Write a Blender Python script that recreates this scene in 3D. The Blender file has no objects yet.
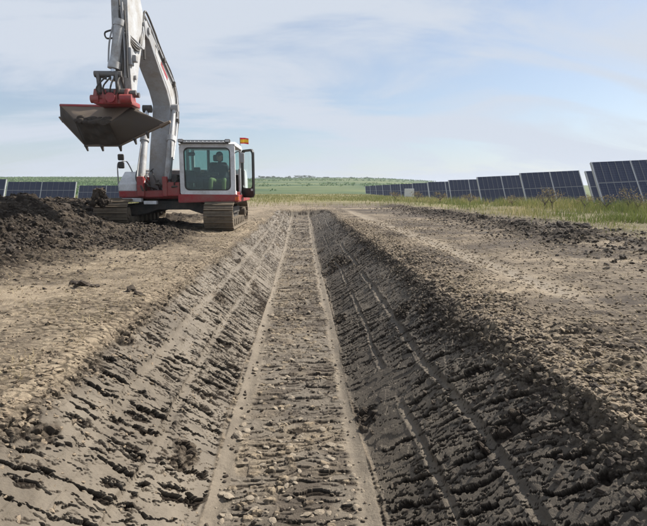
import bpy, bmesh, math, random
import numpy as np
from mathutils import Vector, Matrix, noise as mnoise

R = math.radians
random.seed(7)
rng = np.random.default_rng(11)
sc = bpy.context.scene
C = sc.collection

# ------------------------------------------------------------------ camera
CAM_H = 1.0
F_PX, W_PX, H_PX = 500.0, 647.0, 526.0
PITCH = math.atan(72 / F_PX)
YAW = math.atan(21.5 / F_PX)          # camera turned to the right of the trench axis
cd = bpy.data.cameras.new('camera')
cam = bpy.data.objects.new('camera', cd)
C.objects.link(cam)
cd.sensor_width = 36
cd.lens = 36 * F_PX / W_PX
cd.clip_start, cd.clip_end = 0.05, 9000
cam.location = (0, 0, CAM_H)
cam.rotation_euler = (R(90) - PITCH, 0, -YAW)
sc.camera = cam
CAM_M = cam.rotation_euler.to_matrix()


def at(px, py, Y):
    """world point on the vertical plane y = Y seen in the photograph at px, py"""
    d = CAM_M @ Vector(((px - W_PX / 2) / F_PX, -(py - H_PX / 2) / F_PX, -1))
    return Vector((0, 0, CAM_H)) + d * (Y / d.y)


# ------------------------------------------------------------------ sky and sun
SUN_EL, SUN_AZ = R(44), R(60)         # azimuth clockwise from +Y: sun on the right, beyond the excavator
world = bpy.data.worlds.new('World')
sc.world = world
world.use_nodes = True
wt = world.node_tree
wt.nodes.clear()


def wn(t, **k):
    n = wt.nodes.new(t)
    for a, b in k.items():
        setattr(n, a, b)
    return n


out = wn('ShaderNodeOutputWorld')
bg = wn('ShaderNodeBackground')
bg.inputs['Strength'].default_value = 0.067
sky = wn('ShaderNodeTexSky', sky_type='NISHITA', sun_disc=False)
sky.sun_elevation = SUN_EL
sky.sun_rotation = SUN_AZ
sky.altitude = 100
sky.air_density, sky.dust_density, sky.ozone_density = 1.0, 0.9, 2.5
tc = wn('ShaderNodeTexCoord')
sep = wn('ShaderNodeSeparateXYZ')
wt.links.new(tc.outputs['Generated'], sep.inputs[0])
zc = wn('ShaderNodeMath', operation='MAXIMUM')
wt.links.new(sep.outputs['Z'], zc.inputs[0]); zc.inputs[1].default_value = 0.0
za = wn('ShaderNodeMath', operation='ADD')
wt.links.new(zc.outputs[0], za.inputs[0]); za.inputs[1].default_value = 0.34
dx = wn('ShaderNodeMath', operation='DIVIDE'); dy = wn('ShaderNodeMath', operation='DIVIDE')
wt.links.new(sep.outputs['X'], dx.inputs[0]); wt.links.new(za.outputs[0], dx.inputs[1])
wt.links.new(sep.outputs['Y'], dy.inputs[0]); wt.links.new(za.outputs[0], dy.inputs[1])
comb = wn('ShaderNodeCombineXYZ')
wt.links.new(dx.outputs[0], comb.inputs[0]); wt.links.new(dy.outputs[0], comb.inputs[1])
mp = wn('ShaderNodeMapping')
wt.links.new(comb.outputs[0], mp.inputs[0])
mp.inputs['Rotation'].default_value = (0, 0, R(-24))
mp.inputs['Scale'].default_value = (0.55, 1.5, 1)
mp.inputs['Location'].default_value = (1.3, 0.55, 0)
n1 = wn('ShaderNodeTexNoise'); n1.inputs['Scale'].default_value = 1.7
n1.inputs['Detail'].default_value = 9; n1.inputs['Roughness'].default_value = 0.57; n1.inputs['Distortion'].default_value = 0.6
wt.links.new(mp.outputs[0], n1.inputs['Vector'])
cr = wn('ShaderNodeMapRange'); cr.interpolation_type = 'SMOOTHSTEP'
cr.inputs['From Min'].default_value = 0.38; cr.inputs['From Max'].default_value = 0.59
cr.inputs['To Min'].default_value = 0.34; cr.inputs['To Max'].default_value = 1.0
wt.links.new(n1.outputs['Fac'], cr.inputs['Value'])
hzr = wn('ShaderNodeMapRange'); hzr.interpolation_type = 'SMOOTHSTEP'
hzr.inputs['From Min'].default_value = 0.0; hzr.inputs['From Max'].default_value = 0.30
hzr.inputs['To Min'].default_value = 0.62; hzr.inputs['To Max'].default_value = 0.0
wt.links.new(zc.outputs[0], hzr.inputs['Value'])
cmx = wn('ShaderNodeMath', operation='MAXIMUM')
wt.links.new(cr.outputs[0], cmx.inputs[0]); wt.links.new(hzr.outputs[0], cmx.inputs[1])
mixc = wn('ShaderNodeMix', data_type='RGBA')
wt.links.new(cmx.outputs[0], mixc.inputs['Factor'])
wt.links.new(sky.outputs[0], mixc.inputs['A'])
mixc.inputs['B'].default_value = (5.35, 5.85, 6.65, 1)
wt.links.new(mixc.outputs['Result'], bg.inputs['Color'])
wt.links.new(bg.outputs[0], out.inputs['Surface'])

sl = bpy.data.lights.new('sun', 'SUN')
sl.energy = 5.0
sl.angle = R(0.8)
sl.color = (1.0, 0.955, 0.88)
sun = bpy.data.objects.new('sun', sl)
C.objects.link(sun)
sd = Vector((math.sin(SUN_AZ) * math.cos(SUN_EL), math.cos(SUN_AZ) * math.cos(SUN_EL), math.sin(SUN_EL)))
sun.rotation_euler = sd.to_track_quat('Z', 'Y').to_euler()
sun.location = (20, 10, 30)

sc.view_settings.view_transform = 'Standard'
sc.view_settings.look = 'None'
sc.view_settings.exposure = 0.86
sc.view_settings.gamma = 1.0


# ------------------------------------------------------------------ material helpers
class NT:
    def __init__(self, name):
        self.m = bpy.data.materials.new(name)
        self.m.use_nodes = True
        self.t = self.m.node_tree
        self.t.nodes.clear()
        self.o = self.n('ShaderNodeOutputMaterial')

    def n(self, t, **k):
        q = self.t.nodes.new(t)
        for a, b in k.items():
            setattr(q, a, b)
        return q

    def l(self, a, b):
        self.t.links.new(a, b)

    def noise(self, scale, detail=4, rough=0.55, vec=None, dist=0.0):
        q = self.n('ShaderNodeTexNoise')
        q.inputs['Scale'].default_value = scale
        q.inputs['Detail'].default_value = detail
        q.inputs['Roughness'].default_value = rough
        q.inputs['Distortion'].default_value = dist
        if vec is not None:
            self.l(vec, q.inputs['Vector'])
        return q.outputs['Fac']

    def ramp(self, v, a, b, lo=0.0, hi=1.0):
        q = self.n('ShaderNodeMapRange')
        q.inputs['From Min'].default_value = a
        q.inputs['From Max'].default_value = b
        q.inputs['To Min'].default_value = lo
        q.inputs['To Max'].default_value = hi
        self.l(v, q.inputs['Value'])
        return q.outputs[0]

    def math(self, op, a, b):
        q = self.n('ShaderNodeMath', operation=op)
        for i, v in enumerate((a, b)):
            if isinstance(v, (int, float)):
                q.inputs[i].default_value = v
            else:
                self.l(v, q.inputs[i])
        return q.outputs[0]

    def mix(self, f, a, b, blend='MIX'):
        q = self.n('ShaderNodeMix', data_type='RGBA', blend_type=blend)
        for nm, v in (('Factor', f), ('A', a), ('B', b)):
            if isinstance(v, (int, float)):
                q.inputs[nm].default_value = v
            elif isinstance(v, tuple):
                q.inputs[nm].default_value = v if len(v) == 4 else v + (1,)
            else:
                self.l(v, q.inputs[nm])
        return q.outputs['Result']

    def attr(self, nm):
        q = self.n('ShaderNodeAttribute')
        q.attribute_name = nm
        return q.outputs['Fac']

    def bsdf(self, col, rough=0.6, metal=0.0, spec=0.5, bump=None, bump_s=0.3, bump_d=0.01):
        b = self.n('ShaderNodeBsdfPrincipled')
        for nm, v in (('Base Color', col), ('Roughness', rough), ('Metallic', metal), ('Specular IOR Level', spec)):
            if isinstance(v, (int, float)):
                b.inputs[nm].default_value = v
            elif isinstance(v, tuple):
                b.inputs[nm].default_value = v if len(v) == 4 else v + (1,)
            else:
                self.l(v, b.inputs[nm])
        if bump is not None:
            q = self.n('ShaderNodeBump')
            q.inputs['Strength'].default_value = bump_s
            q.inputs['Distance'].default_value = bump_d
            self.l(bump, q.inputs['Height'])
            self.l(q.outputs[0], b.inputs['Normal'])
        self.l(b.outputs[0], self.o.inputs['Surface'])
        return b

    def obj(self):
        return self.n('ShaderNodeTexCoord').outputs['Object']


def paint(name, col, rough=0.42, metal=0.0, dirt=0.25, dirtcol=(0.2, 0.165, 0.125), scale=3.0):
    t = NT(name)
    o = t.obj()
    d = t.noise(scale, 6, 0.65, o)
    d2 = t.noise(scale * 9, 4, 0.6, o)
    f = t.math('MULTIPLY', t.ramp(t.math('ADD', d, t.math('MULTIPLY', d2, 0.35)), 0.52, 0.85), dirt * 2)
    f = t.math('ADD', f, dirt * 0.18)
    c = t.mix(f, col, dirtcol)
    r = t.math('ADD', rough, t.math('MULTIPLY', f, 0.4))
    t.bsdf(c, r, metal, 0.5, d2, 0.12, 0.004)
    return t.m


M = {}
M['white'] = paint('white_paint', (0.74, 0.75, 0.76), 0.36, 0, 0.22)
M['pale'] = paint('pale_grey_paint', (0.47, 0.48, 0.49), 0.42, 0, 0.35)
M['grey'] = paint('grey_paint', (0.30, 0.31, 0.325), 0.42, 0, 0.3)
M['red'] = paint('red_paint', (0.32, 0.010, 0.018), 0.38, 0, 0.25)
M['dark'] = paint('dark_metal', (0.030, 0.031, 0.033), 0.5, 0.2, 0.25)
M['black'] = paint('black_plastic', (0.014, 0.014, 0.015), 0.45, 0, 0.12)
M['hose'] = paint('hose_rubber', (0.02, 0.02, 0.021), 0.55, 0, 0.2)
M['track'] = paint('track_steel', (0.085, 0.07, 0.055), 0.65, 0.3, 0.8, (0.20, 0.16, 0.115), 4)
M['rust'] = paint('worn_bucket_steel', (0.17, 0.125, 0.095), 0.6, 0.25, 0.5, (0.22, 0.17, 0.12), 4)
M['caked'] = paint('soil_caked_steel', (0.042, 0.034, 0.028), 0.85, 0.0, 0.3, (0.10, 0.078, 0.058), 5)
M['link'] = paint('link_steel', (0.12, 0.12, 0.125), 0.45, 0.3, 0.25)
M['steel'] = paint('dark_bucket_steel', (0.070, 0.054, 0.044), 0.6, 0.2, 0.5, (0.10, 0.08, 0.06), 4)
M['chrome'] = paint('chrome_rod', (0.6, 0.62, 0.65), 0.15, 1.0, 0.05)
M['alu'] = paint('aluminium', (0.46, 0.47, 0.49), 0.38, 0.35, 0.08)
M['galv'] = paint('galvanised_steel', (0.48, 0.49, 0.50), 0.5, 0.4, 0.12)
M['cabinet'] = paint('cabinet_paint', (0.66, 0.67, 0.67), 0.5, 0, 0.08)
M['jacket'] = paint('dark_jacket', (0.022, 0.025, 0.036), 0.85, 0, 0.05)
M['hivis'] = paint('hi_vis_cloth', (0.15, 0.18, 0.05), 0.8, 0, 0.05)
M['skin'] = paint('skin', (0.38, 0.21, 0.14), 0.5, 0, 0.0)
M['cap'] = paint('cap_cloth', (0.03, 0.03, 0.035), 0.8, 0, 0.05)
M['seat'] = paint('seat_cloth', (0.03, 0.03, 0.032), 0.8, 0, 0.1)
M['orange'] = paint('orange_lens', (0.75, 0.16, 0.02), 0.3, 0, 0.02)
M['lens'] = paint('lamp_lens', (0.5, 0.5, 0.5), 0.15, 0, 0.02)
M['bark'] = paint('bark', (0.07, 0.055, 0.04), 0.9, 0, 0.2)


def glass(name, tint):
    t = NT(name)
    a = t.n('ShaderNodeBsdfTransparent'); a.inputs[0].default_value = tint + (1,)
    g = t.n('ShaderNodeBsdfGlossy'); g.inputs['Roughness'].default_value = 0.03
    g.inputs['Color'].default_value = (0.8, 0.86, 0.88, 1)
    fr = t.n('ShaderNodeLayerWeight'); fr.inputs[0].default_value = 0.5
    f = t.math('ADD', t.math('MULTIPLY', t.math('POWER', fr.outputs['Facing'], 4.0), 0.8), 0.06)
    s = t.n('ShaderNodeMixShader')
    t.l(f, s.inputs[0]); t.l(a.outputs[0], s.inputs[1]); t.l(g.outputs[0], s.inputs[2])
    t.l(s.outputs[0], t.o.inputs['Surface'])
    return t.m


M['glass'] = glass('tinted_cab_glass', (0.60, 0.73, 0.71))


def flag_mat():
    t = NT('flag_cloth')
    s = t.n('ShaderNodeSeparateXYZ'); t.l(t.n('ShaderNodeTexCoord').outputs['Generated'], s.inputs[0])
    a = t.math('GREATER_THAN', s.outputs['Z'], 0.27)
    b = t.math('LESS_THAN', s.outputs['Z'], 0.73)
    t.bsdf(t.mix(t.math('MULTIPLY', a, b), (0.62, 0.03, 0.03), (0.8, 0.5, 0.03)), 0.8)
    return t.m


M['flag'] = flag_mat()


def pv_mat():
    t = NT('solar_cells')
    s = t.n('ShaderNodeSeparateXYZ'); t.l(t.obj(), s.inputs[0])

    def line(sock, pitch, w):
        f = t.math('FRACT', t.math('DIVIDE', t.math('ADD', sock, 50.0), pitch), 0)
        return t.math('LESS_THAN', f, w)
    g = t.math('MAXIMUM', line(s.outputs['X'], 0.1465, 0.07), line(s.outputs['Y'], 0.1465, 0.07))
    mg = t.math('MAXIMUM', g, 0)
    c = t.mix(t.noise(1.3, 2, 0.5, t.obj()), (0.010, 0.016, 0.044), (0.016, 0.024, 0.058))
    c = t.mix(t.math('MULTIPLY', mg, 0.55), c, (0.14, 0.16, 0.20))
    b = t.bsdf(c, 0.3, 0.0, 0.28)
    return t.m


M['pv'] = pv_mat()
M['modframe'] = paint('module_frame', (0.15, 0.155, 0.17), 0.4, 0.3, 0.05)


def leaf_mat(name, c1, c2, c3):
    t = NT(name)
    a = t.attr('tone')
    c = t.mix(t.ramp(a, 0.0, 0.6), c1, c2)
    c = t.mix(t.ramp(a, 0.6, 1.0), c, c3)
    b = t.bsdf(c, 0.75, 0, 0.25)
    tr = t.n('ShaderNodeBsdfTranslucent'); t.l(c, tr.inputs[0])
    s = t.n('ShaderNodeMixShader'); s.inputs[0].default_value = 0.3
    t.l(b.outputs[0], s.inputs[1]); t.l(tr.outputs[0], s.inputs[2]); t.l(s.outputs[0], t.o.inputs['Surface'])
    return t.m


M['grass'] = leaf_mat('grass_blades', (0.12, 0.15, 0.04), (0.23, 0.22, 0.08), (0.42, 0.35, 0.19))
M['straw'] = leaf_mat('straw', (0.17, 0.13, 0.07), (0.32, 0.25, 0.14), (0.42, 0.35, 0.21))
M['leaf'] = leaf_mat('tree_leaves', (0.040, 0.060, 0.028), (0.055, 0.08, 0.034), (0.085, 0.11, 0.05))
M['crop'] = leaf_mat('crop_leaves', (0.07, 0.13, 0.04), (0.10, 0.17, 0.055), (0.15, 0.21, 0.08))
M['weed'] = leaf_mat('weed_leaves', (0.11, 0.10, 0.05), (0.19, 0.15, 0.085), (0.30, 0.22, 0.14))


def ground_mat():
    t = NT('soil')
    geo = t.n('ShaderNodeNewGeometry')
    p = geo.outputs['Position']
    dry, clay, green, moist_shade = t.attr('dry'), t.attr('clay'), t.attr('green'), t.attr('torn')
    nA = t.noise(0.55, 5, 0.6, p)
    nB = t.noise(6.0, 6, 0.65, p)
    nC = t.noise(45.0, 5, 0.7, p)
    nD = t.noise(190.0, 3, 0.7, p)
    dark = t.mix(nB, (0.030, 0.023, 0.018), (0.085, 0.065, 0.048))
    tan = t.mix(t.ramp(nB, 0.3, 0.7), (0.215, 0.168, 0.115), (0.39, 0.315, 0.22))
    tan = t.mix(t.ramp(nC, 0.35, 0.75), t.mix(0.5, tan, (0.12, 0.09, 0.062)), tan)
    f = t.math('ADD', dry, t.math('MULTIPLY', t.math('SUBTRACT', nC, 0.5), 0.9))
    f = t.math('ADD', f, t.math('MULTIPLY', t.math('SUBTRACT', nB, 0.5), 0.7))
    c = t.mix(t.ramp(f, 0.15, 0.85), dark, tan)
    clayc = t.mix(t.ramp(nB, 0.3, 0.7), (0.120, 0.099, 0.075), (0.172, 0.144, 0.110))
    clayc = t.mix(t.ramp(nC, 0.60, 0.78, 0, 0.5), clayc, (0.22, 0.19, 0.15))
    clayc = t.mix(t.ramp(nC, 0.42, 0.28, 0, 0.65), clayc, (0.055, 0.045, 0.036))
    clayc = t.mix(t.ramp(nA, 0.45, 0.62, 0, 0.35), clayc, (0.085, 0.072, 0.058))
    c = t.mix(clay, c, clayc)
    c = t.mix(moist_shade, c, t.mix(nC, (0.010, 0.008, 0.0065), (0.034, 0.026, 0.020)))  # dark moist soil, plus crack and right wall shade put into the colour
    # vegetation seen from far
    far = t.n('ShaderNodeMapping'); t.l(p, far.inputs[0]); far.inputs['Scale'].default_value = (0.013, 0.017, 0.02)
    g1 = t.noise(1.0, 5, 0.6, far.outputs[0])
    gr = t.mix(t.ramp(g1, 0.42, 0.58), (0.030, 0.062, 0.020), (0.100, 0.120, 0.045))
    dryg = t.mix(t.ramp(nA, 0.3, 0.7), (0.13, 0.13, 0.05), (0.21, 0.165, 0.09))
    gg = t.mix(t.attr('crop'), dryg, gr)
    c = t.mix(green, c, gg)
    rough = t.ramp(clay, 0, 1, 0.95, 0.66)
    h = t.math('ADD', t.math('MULTIPLY', nC, 1.0), t.math('MULTIPLY', nD, 0.35))
    amt = t.ramp(clay, 0, 1, 1.0, 0.55)
    h = t.math('MULTIPLY', h, amt)
    t.bsdf(c, rough, 0, t.ramp(moist_shade, 0, 1, 0.25, 0.08), h, 0.75, 0.02)
    return t.m


M['soil'] = ground_mat()


def lump_mat(name, a, b, tanmix):
    t = NT(name)
    p = t.n('ShaderNodeNewGeometry').outputs['Position']
    n0 = t.noise(2.2, 3, 0.6, p)
    n1_ = t.noise(22, 5, 0.65, p)
    n2_ = t.noise(120, 3, 0.65, p)
    c = t.mix(n1_, a, b)
    c = t.mix(t.ramp(n0, 0.45, 0.65, 0, tanmix), c, (0.27, 0.21, 0.145))
    t.bsdf(c, 0.9, 0, 0.25, t.math('ADD', n1_, t.math('MULTIPLY', n2_, 0.4)), 0.7, 0.015)
    return t.m


M['clod'] = lump_mat('dark_clod', (0.022, 0.017, 0.014), (0.068, 0.053, 0.040), 0.15)
M['crumb'] = lump_mat('dry_crumb', (0.11, 0.085, 0.06), (0.28, 0.22, 0.155), 0.5)
M['stone'] = lump_mat('pale_stone', (0.14, 0.116, 0.088), (0.30, 0.25, 0.19), 0.35)


# ------------------------------------------------------------------ numpy noise
def _h(ix, iy, seed):
    h = (ix.astype(np.int64) * 374761393 + iy.astype(np.int64) * 668265263 + seed * 1442695041) & 0xFFFFFFFF
    h = ((h ^ (h >> 13)) * 1274126177) & 0xFFFFFFFF
    h = ((h ^ (h >> 16)) * 2246822519) & 0xFFFFFFFF
    return ((h ^ (h >> 15)) & 0xFFFFFF).astype(np.float32) / np.float32(0xFFFFFF)


def vn(x, y, seed=0):
    ix, iy = np.floor(x), np.floor(y)
    fx, fy = (x - ix).astype(np.float32), (y - iy).astype(np.float32)
    ix, iy = ix.astype(np.int64), iy.astype(np.int64)
    ux, uy = fx * fx * (3 - 2 * fx), fy * fy * (3 - 2 * fy)
    a, b = _h(ix, iy, seed), _h(ix + 1, iy, seed)
    c, d = _h(ix, iy + 1, seed), _h(ix + 1, iy + 1, seed)
    return (a + (b - a) * ux) * (1 - uy) + (c + (d - c) * ux) * uy


def fbm(x, y, octv=4, seed=0, gain=0.5):
    s, a, n = 0, 1.0, 0
    for i in range(octv):
        s = s + a * vn(x * 2 ** i + 17.3 * i, y * 2 ** i - 9.1 * i, seed + i)
        n += a
        a *= gain
    return s / n


def worley(x, y, seed=0):
    ix, iy = np.floor(x).astype(np.int64), np.floor(y).astype(np.int64)
    f1 = np.full(x.shape, 9.0, np.float32); f2 = f1.copy()
    idr = np.zeros(x.shape, np.float32); ddx = idr.copy(); ddy = idr.copy()
    for j in (-1, 0, 1):
        for i in (-1, 0, 1):
            cx, cy = ix + i, iy + j
            px = cx + _h(cx, cy, seed); py = cy + _h(cx, cy, seed + 71)
            ex, ey = (x - px).astype(np.float32), (y - py).astype(np.float32)
            d = np.sqrt(ex * ex + ey * ey)
            near = d < f1
            f2 = np.where(near, f1, np.minimum(f2, d))
            f1 = np.where(near, d, f1)
            idr = np.where(near, _h(cx, cy, seed + 133), idr)
            ddx = np.where(near, ex, ddx); ddy = np.where(near, ey, ddy)
    return f1, f2, idr, ddx, ddy


def ss(a, b, x):
    t = np.clip((x - a) / (b - a), 0, 1)
    return t * t * (3 - 2 * t)


# ------------------------------------------------------------------ terrain
XLT, XLB, XRB, XRT = -1.42, -0.60, 0.45, 1.45
Y_END = 26.6


def depth(y):
    return (0.85 - 0.45 * ss(15, 26, y)) * (1 - ss(Y_END, Y_END + 0.9, y))


def soft(t, lo, hi):
    """clamp t to 0..1 with rounded corners"""
    def sp(v, k):
        return 0.5 * (v + np.sqrt(v * v + k * k))
    a = sp(t, lo)
    return 1 - sp(1 - a, hi)


def macro(x, y):
    """large forms of the land, without the trench"""
    # soil heap left of the excavator
    hx = ss(-3.8, -6.4, x) * 1.0
    hy = ss(4.6, 11.5, y) * (1 - ss(15.0, 19.0, y))
    z = 0.60 * hx * hy * (0.75 + 0.5 * fbm(x * 0.35, y * 0.3, 3, 5))
    # pushed up soil in front of the tracks
    z = z + 0.20 * np.exp(-((y - 11.0) / 1.3) ** 2) * ss(-2.3, -3.6, x) * ss(-8, -6, x)
    # shallow berm shoulders, right windrow of clods
    z = z + 0.06 * np.exp(-((x - 5.9 - 0.25 * np.sin(y * 0.4)) / 0.6) ** 2) * ss(40, 20, y) * (0.3 + 1.2 * fbm(x * 0.6, y * 0.5, 3, 8))
    z = z + 0.05 * (fbm(x * 0.35, y * 0.35, 3, 3) - 0.5)
    # far land
    z = z - 0.30 * ss(28, 55, y) * ss(8, 25, np.abs(x)) * ss(260, 110, y)
    lat = 1 - 0.5 * ss(0.10, 0.42, x / np.maximum(y, 1.0))
    hill = 15.6 * ss(70, 640, y) * lat * (0.94 + 0.12 * fbm(x * 0.004 + 3, y * 0.004, 3, 21))
    z = z + hill + 0.35 * ss(100, 300, y) * (fbm(x * 0.02, y * 0.02, 3, 31) - 0.5)
    z = z - 9 * ss(700, 2400, y)
    return z


def section(x, y):
    w = 0.08 * (fbm(y * 0.45, y * 0 + 2.2, 3, 41) - 0.5) * 2
    xs = x - w
    tl = (xs - XLT) / (XLB - XLT)
    tr = (XRT - xs) / (XRT - XRB)
    edge = 0.06 + 0.10 * fbm(y * 2.2, x * 0 + 1, 3, 43)
    t = np.where(xs < -0.08, soft(tl, edge, 0.05), soft(tr, edge, 0.05))
    return t, tl, tr, -depth(y) * t


def columns():
    a = np.arange(0, 1.45, 0.0045)
    wall_l = np.linspace(XLT - 0.03, XLB, 140)
    floor = np.linspace(XLB, XRB, 132)[1:]
    wall_r = np.linspace(XRB, XRT + 0.03, 170)[1:]

    def outw(x0):
        xs, x, d = [], abs(x0), 0.006
        while x < 2600:
            x += d
            xs.append(x)
            d = max(0.0085, 0.0080 * x) if x < 11 else d * 1.045
        return np.array(xs)
    lo = -outw(wall_l[0])[::-1]
    ro = outw(wall_r[-1])
    return np.concatenate([lo, wall_l, floor, wall_r, ro]), len(lo), len(lo) + 140, len(lo) + 140 + 131


XC, I_L0, I_L1, I_R0 = columns()
I_R1 = I_R0 + 169          # column index where the right wall ends


def make_rows():
    ys, y = [1.0], 1.0
    while y < 12:
        y += max(0.0045, 0.0027 * y); ys.append(y)
    n1_ = len(ys)
    while y < 40:
        y += 0.0048 * y; ys.append(y)
    d = 0.0055 * y
    while y < 2500:
        d *= 1.03
        y += min(d, 0.05 * y); ys.append(y)
    return np.array(ys), n1_


YR, N_FINE = make_rows()


def surface(x, y):
    """x, y arrays -> xyz, attributes"""
    x = x.astype(np.float64); y = y.astype(np.float64)
    t, tl, tr, zs = section(x, y)
    left = x < -0.08
    tw = np.where(left, tl, tr)
    D = depth(y)
    act = ss(0.02, 0.25, D)
    wall = ss(-0.02, 0.10, tw) * (1 - ss(0.985, 1.01, tw)) * act
    flo = ss(0.99, 1.02, tw) * act
    gro = 1 - np.clip(wall + flo, 0, 1)
    zm = macro(x, y)
    disp = np.zeros(x.shape); nx = np.zeros(x.shape)
    dry = np.zeros(x.shape); clay = np.zeros(x.shape); torn = np.zeros(x.shape)
    fade = ss(60, 25, y)

    # ---------- walls
    k = np.nonzero((wall > 0) & (y < 28))
    if len(k[0]):
        X, Y, T = x[k], y[k], np.clip(tw[k], 0, 1)
        Lf = left[k]
        s = T * np.where(Lf, 1.18, 1.31)
        SL = 0.56
        a = (Y - SL * s) / 1.146
        b = (s + SL * Y) / 1.146
        off = np.where(Lf, 0.0, 57.0)
        wx = fbm(Y * 2.2 + off, s * 2.2, 3, 51) - 0.5
        wf = fbm(Y * 16 + off, s * 16, 3, 53) - 0.5
        wm = fbm(Y * 6 + off, s * 6, 3, 54) - 0.5
        # grooves pressed by the bucket: smooth bands along the wall
        g = np.zeros(X.shape); gd = np.zeros(X.shape)
        for left_side, tc_, wdt in ((True, 0.345, 0.036), (True, 0.62, 0.026), (False, 0.436, 0.022), (False, 0.694, 0.018)):
            wob = 0.016 * (fbm(Y * 1.1 + tc_ * 30, Y * 0, 3, 66) - 0.5) * 2
            dd = np.abs(T - tc_ - wob) / (wdt * (1 + 0.9 * wm))
            on = ss(0.26 if left_side else 0.36, 0.40 if left_side else 0.48, fbm(Y * 0.9 + tc_ * 80, s * 0 + tc_, 3, 67)) * (Lf == left_side)
            g = np.maximum(g, (1 - ss(0.7, 1.3, dd)) * on)
            gd = gd + on * (-0.012 * np.exp(-(dd * 1.1) ** 2) + (0.008 if left_side else 0.004) * np.exp(-((dd - 1.6) * 2) ** 2))
        tmask = fbm(Y * 0.85 + off, s * 2.0 + 5, 4, 63, 0.55)

        wj = fbm(Y * 38 + off, s * 38, 3, 55, 0.6) - 0.5

        J = worley(a / 0.045 + 0.8 * wf, b / 0.060 + 0.8 * wm + off, 64)

        def tears(p, sl_len, seed, lo, sp, tm, wmax):
            """shingled tears across the wall: each period runs down into a slit and ends in a scarp facing the camera"""
            ph = a / p + (0.14 / p) * wx + (0.045 / p) * wm + (0.042 / p) * wf + (0.030 / p) * wj + (0.034 / p) * (J[2] - 0.5) + off
            fi = np.floor(ph); f = ph - fi
            ii = fi.astype(np.int64)
            sp_ = b / sl_len + 7.3 * _h(ii, off.astype(np.int64), seed) + 0.5 * wm
            si = np.floor(sp_); sf = sp_ - si
            r1 = _h(ii, si.astype(np.int64), seed + 5)
            r2 = _h(ii, si.astype(np.int64), seed + 9)
            w = np.clip(lo + sp * (r1 - 0.5) + tm * (tmask - 0.47), 0.0, wmax) * ss(0.0, 0.25, sf) * ss(1.0, 0.75, sf) * (1 - 0.75 * g) * np.where(Lf, 1.0, 0.72)
            w = np.maximum(w, 1e-4)
            pit = np.clip((f - (1 - w)) / w, 0, 1)
            on = ss(0.02, 0.08, w)
            return pit * on, r2, f, w * on
        t0, e0, f0, w0 = tears(0.19, 0.46, 301, 0.10 + 0.10 * ss(4, 9, Y), 0.34, 0.8, 0.30)
        t1, e1, f1, w1 = tears(0.085, 0.28, 311, 0.15 + 0.07 * ss(4, 9, Y), 0.55, 1.3, 0.36)
        t2, e2, f2, w2 = tears(0.041, 0.15, 321, 0.03, 0.7, 1.9, 0.34)
        nearf = ss(16, 8, Y)
        B = worley(Y / 0.050 + 0.5 * wm + off, s / 0.050 + 0.5 * wf, 62)
        c2 = ss(0.0, 0.28, B[1] - B[0])
        smooth = 0.008 * (fbm(Y * 6 + off, s * 8, 3, 68) - 0.5)
        d_ = smooth * (1 - 0.7 * g) + (0.012 * (e0 - 0.5) + 0.008 * (e1 - 0.5)) * (1 - g)
        LfS = np.where(Lf, 1.0, 0.68)
        d_ -= LfS * ss(0, 0.45, t0) * (0.018 + 0.022 * e0)
        d_ -= LfS * ss(0, 0.5, t1) * (0.012 + 0.020 * e1) * (1 - 0.5 * t0)
        d_ -= ss(0, 0.6, t2) * (0.006 + 0.012 * e2) * nearf
        d_ += 0.010 * np.maximum(t0, t1) * (B[2] - 0.4) * c2 + 0.006 * np.maximum(t0, t1) * wj * 2
        pit = np.maximum(ss(0.02, 0.22, t0), ss(0.02, 0.25, t1)); pit3 = ss(0.03, 0.35, t2)
        # rubble zones where the skin has come off altogether
        rub = ss(0.66, 0.72, fbm(Y * 1.3 + off, s * 2.2 + 30, 4, 75)) * (1 - g)
        A = worley(Y / 0.070 + 0.7 * wm + off, s / 0.055 + 0.9 * wf, 61)
        c1 = ss(0.0, 0.22, A[1] - A[0])
        rbh = 0.046 * (A[2] - 0.45) * c1 - 0.02 * (1 - c1) + 0.02 * B[2] * c2
        top = ss(np.where(Lf, 0.17, 0.30), 0.02, T + 0.22 * (fbm(Y * 1.7 + off, s * 3, 3, 79) - 0.5))
        rub = np.maximum(rub, top)
        d_ = d_ * (1 - rub) + rbh * rub
        d_ += gd + 0.06 * (fbm(Y * 0.8 + off, s * 1.2, 3, 70) - 0.5)
        disp[k] += wall[k] * d_
        patch = fbm(Y * 0.9 + off, s * 1.8, 4, 76)
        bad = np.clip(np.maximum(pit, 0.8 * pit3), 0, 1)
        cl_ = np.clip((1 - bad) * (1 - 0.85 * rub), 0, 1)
        clay[k] = wall[k] * cl_ * np.where(Lf, 0.84 + 0.16 * ss(0.40, 0.56, patch), 0.72)  # right wall: clay, dry and torn set darker, shade painted into its colour
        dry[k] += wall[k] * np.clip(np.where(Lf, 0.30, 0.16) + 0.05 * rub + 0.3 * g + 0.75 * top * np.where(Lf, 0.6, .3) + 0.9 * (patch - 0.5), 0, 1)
        torn[k] = wall[k] * np.clip(bad * 1.0 * (1 - rub) + rub * (0.75 * (1 - c1) + 0.25) * (1 - 0.35 * top) + np.where(Lf, 0.14 * ss(0.52, 0.38, patch), 0.20) * (1 - top), 0, 1)  # tear pits go near-black: crack shadow put into the colour

    # ---------- floor
    k = np.nonzero((flo > 0) & (y < 28))
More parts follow.
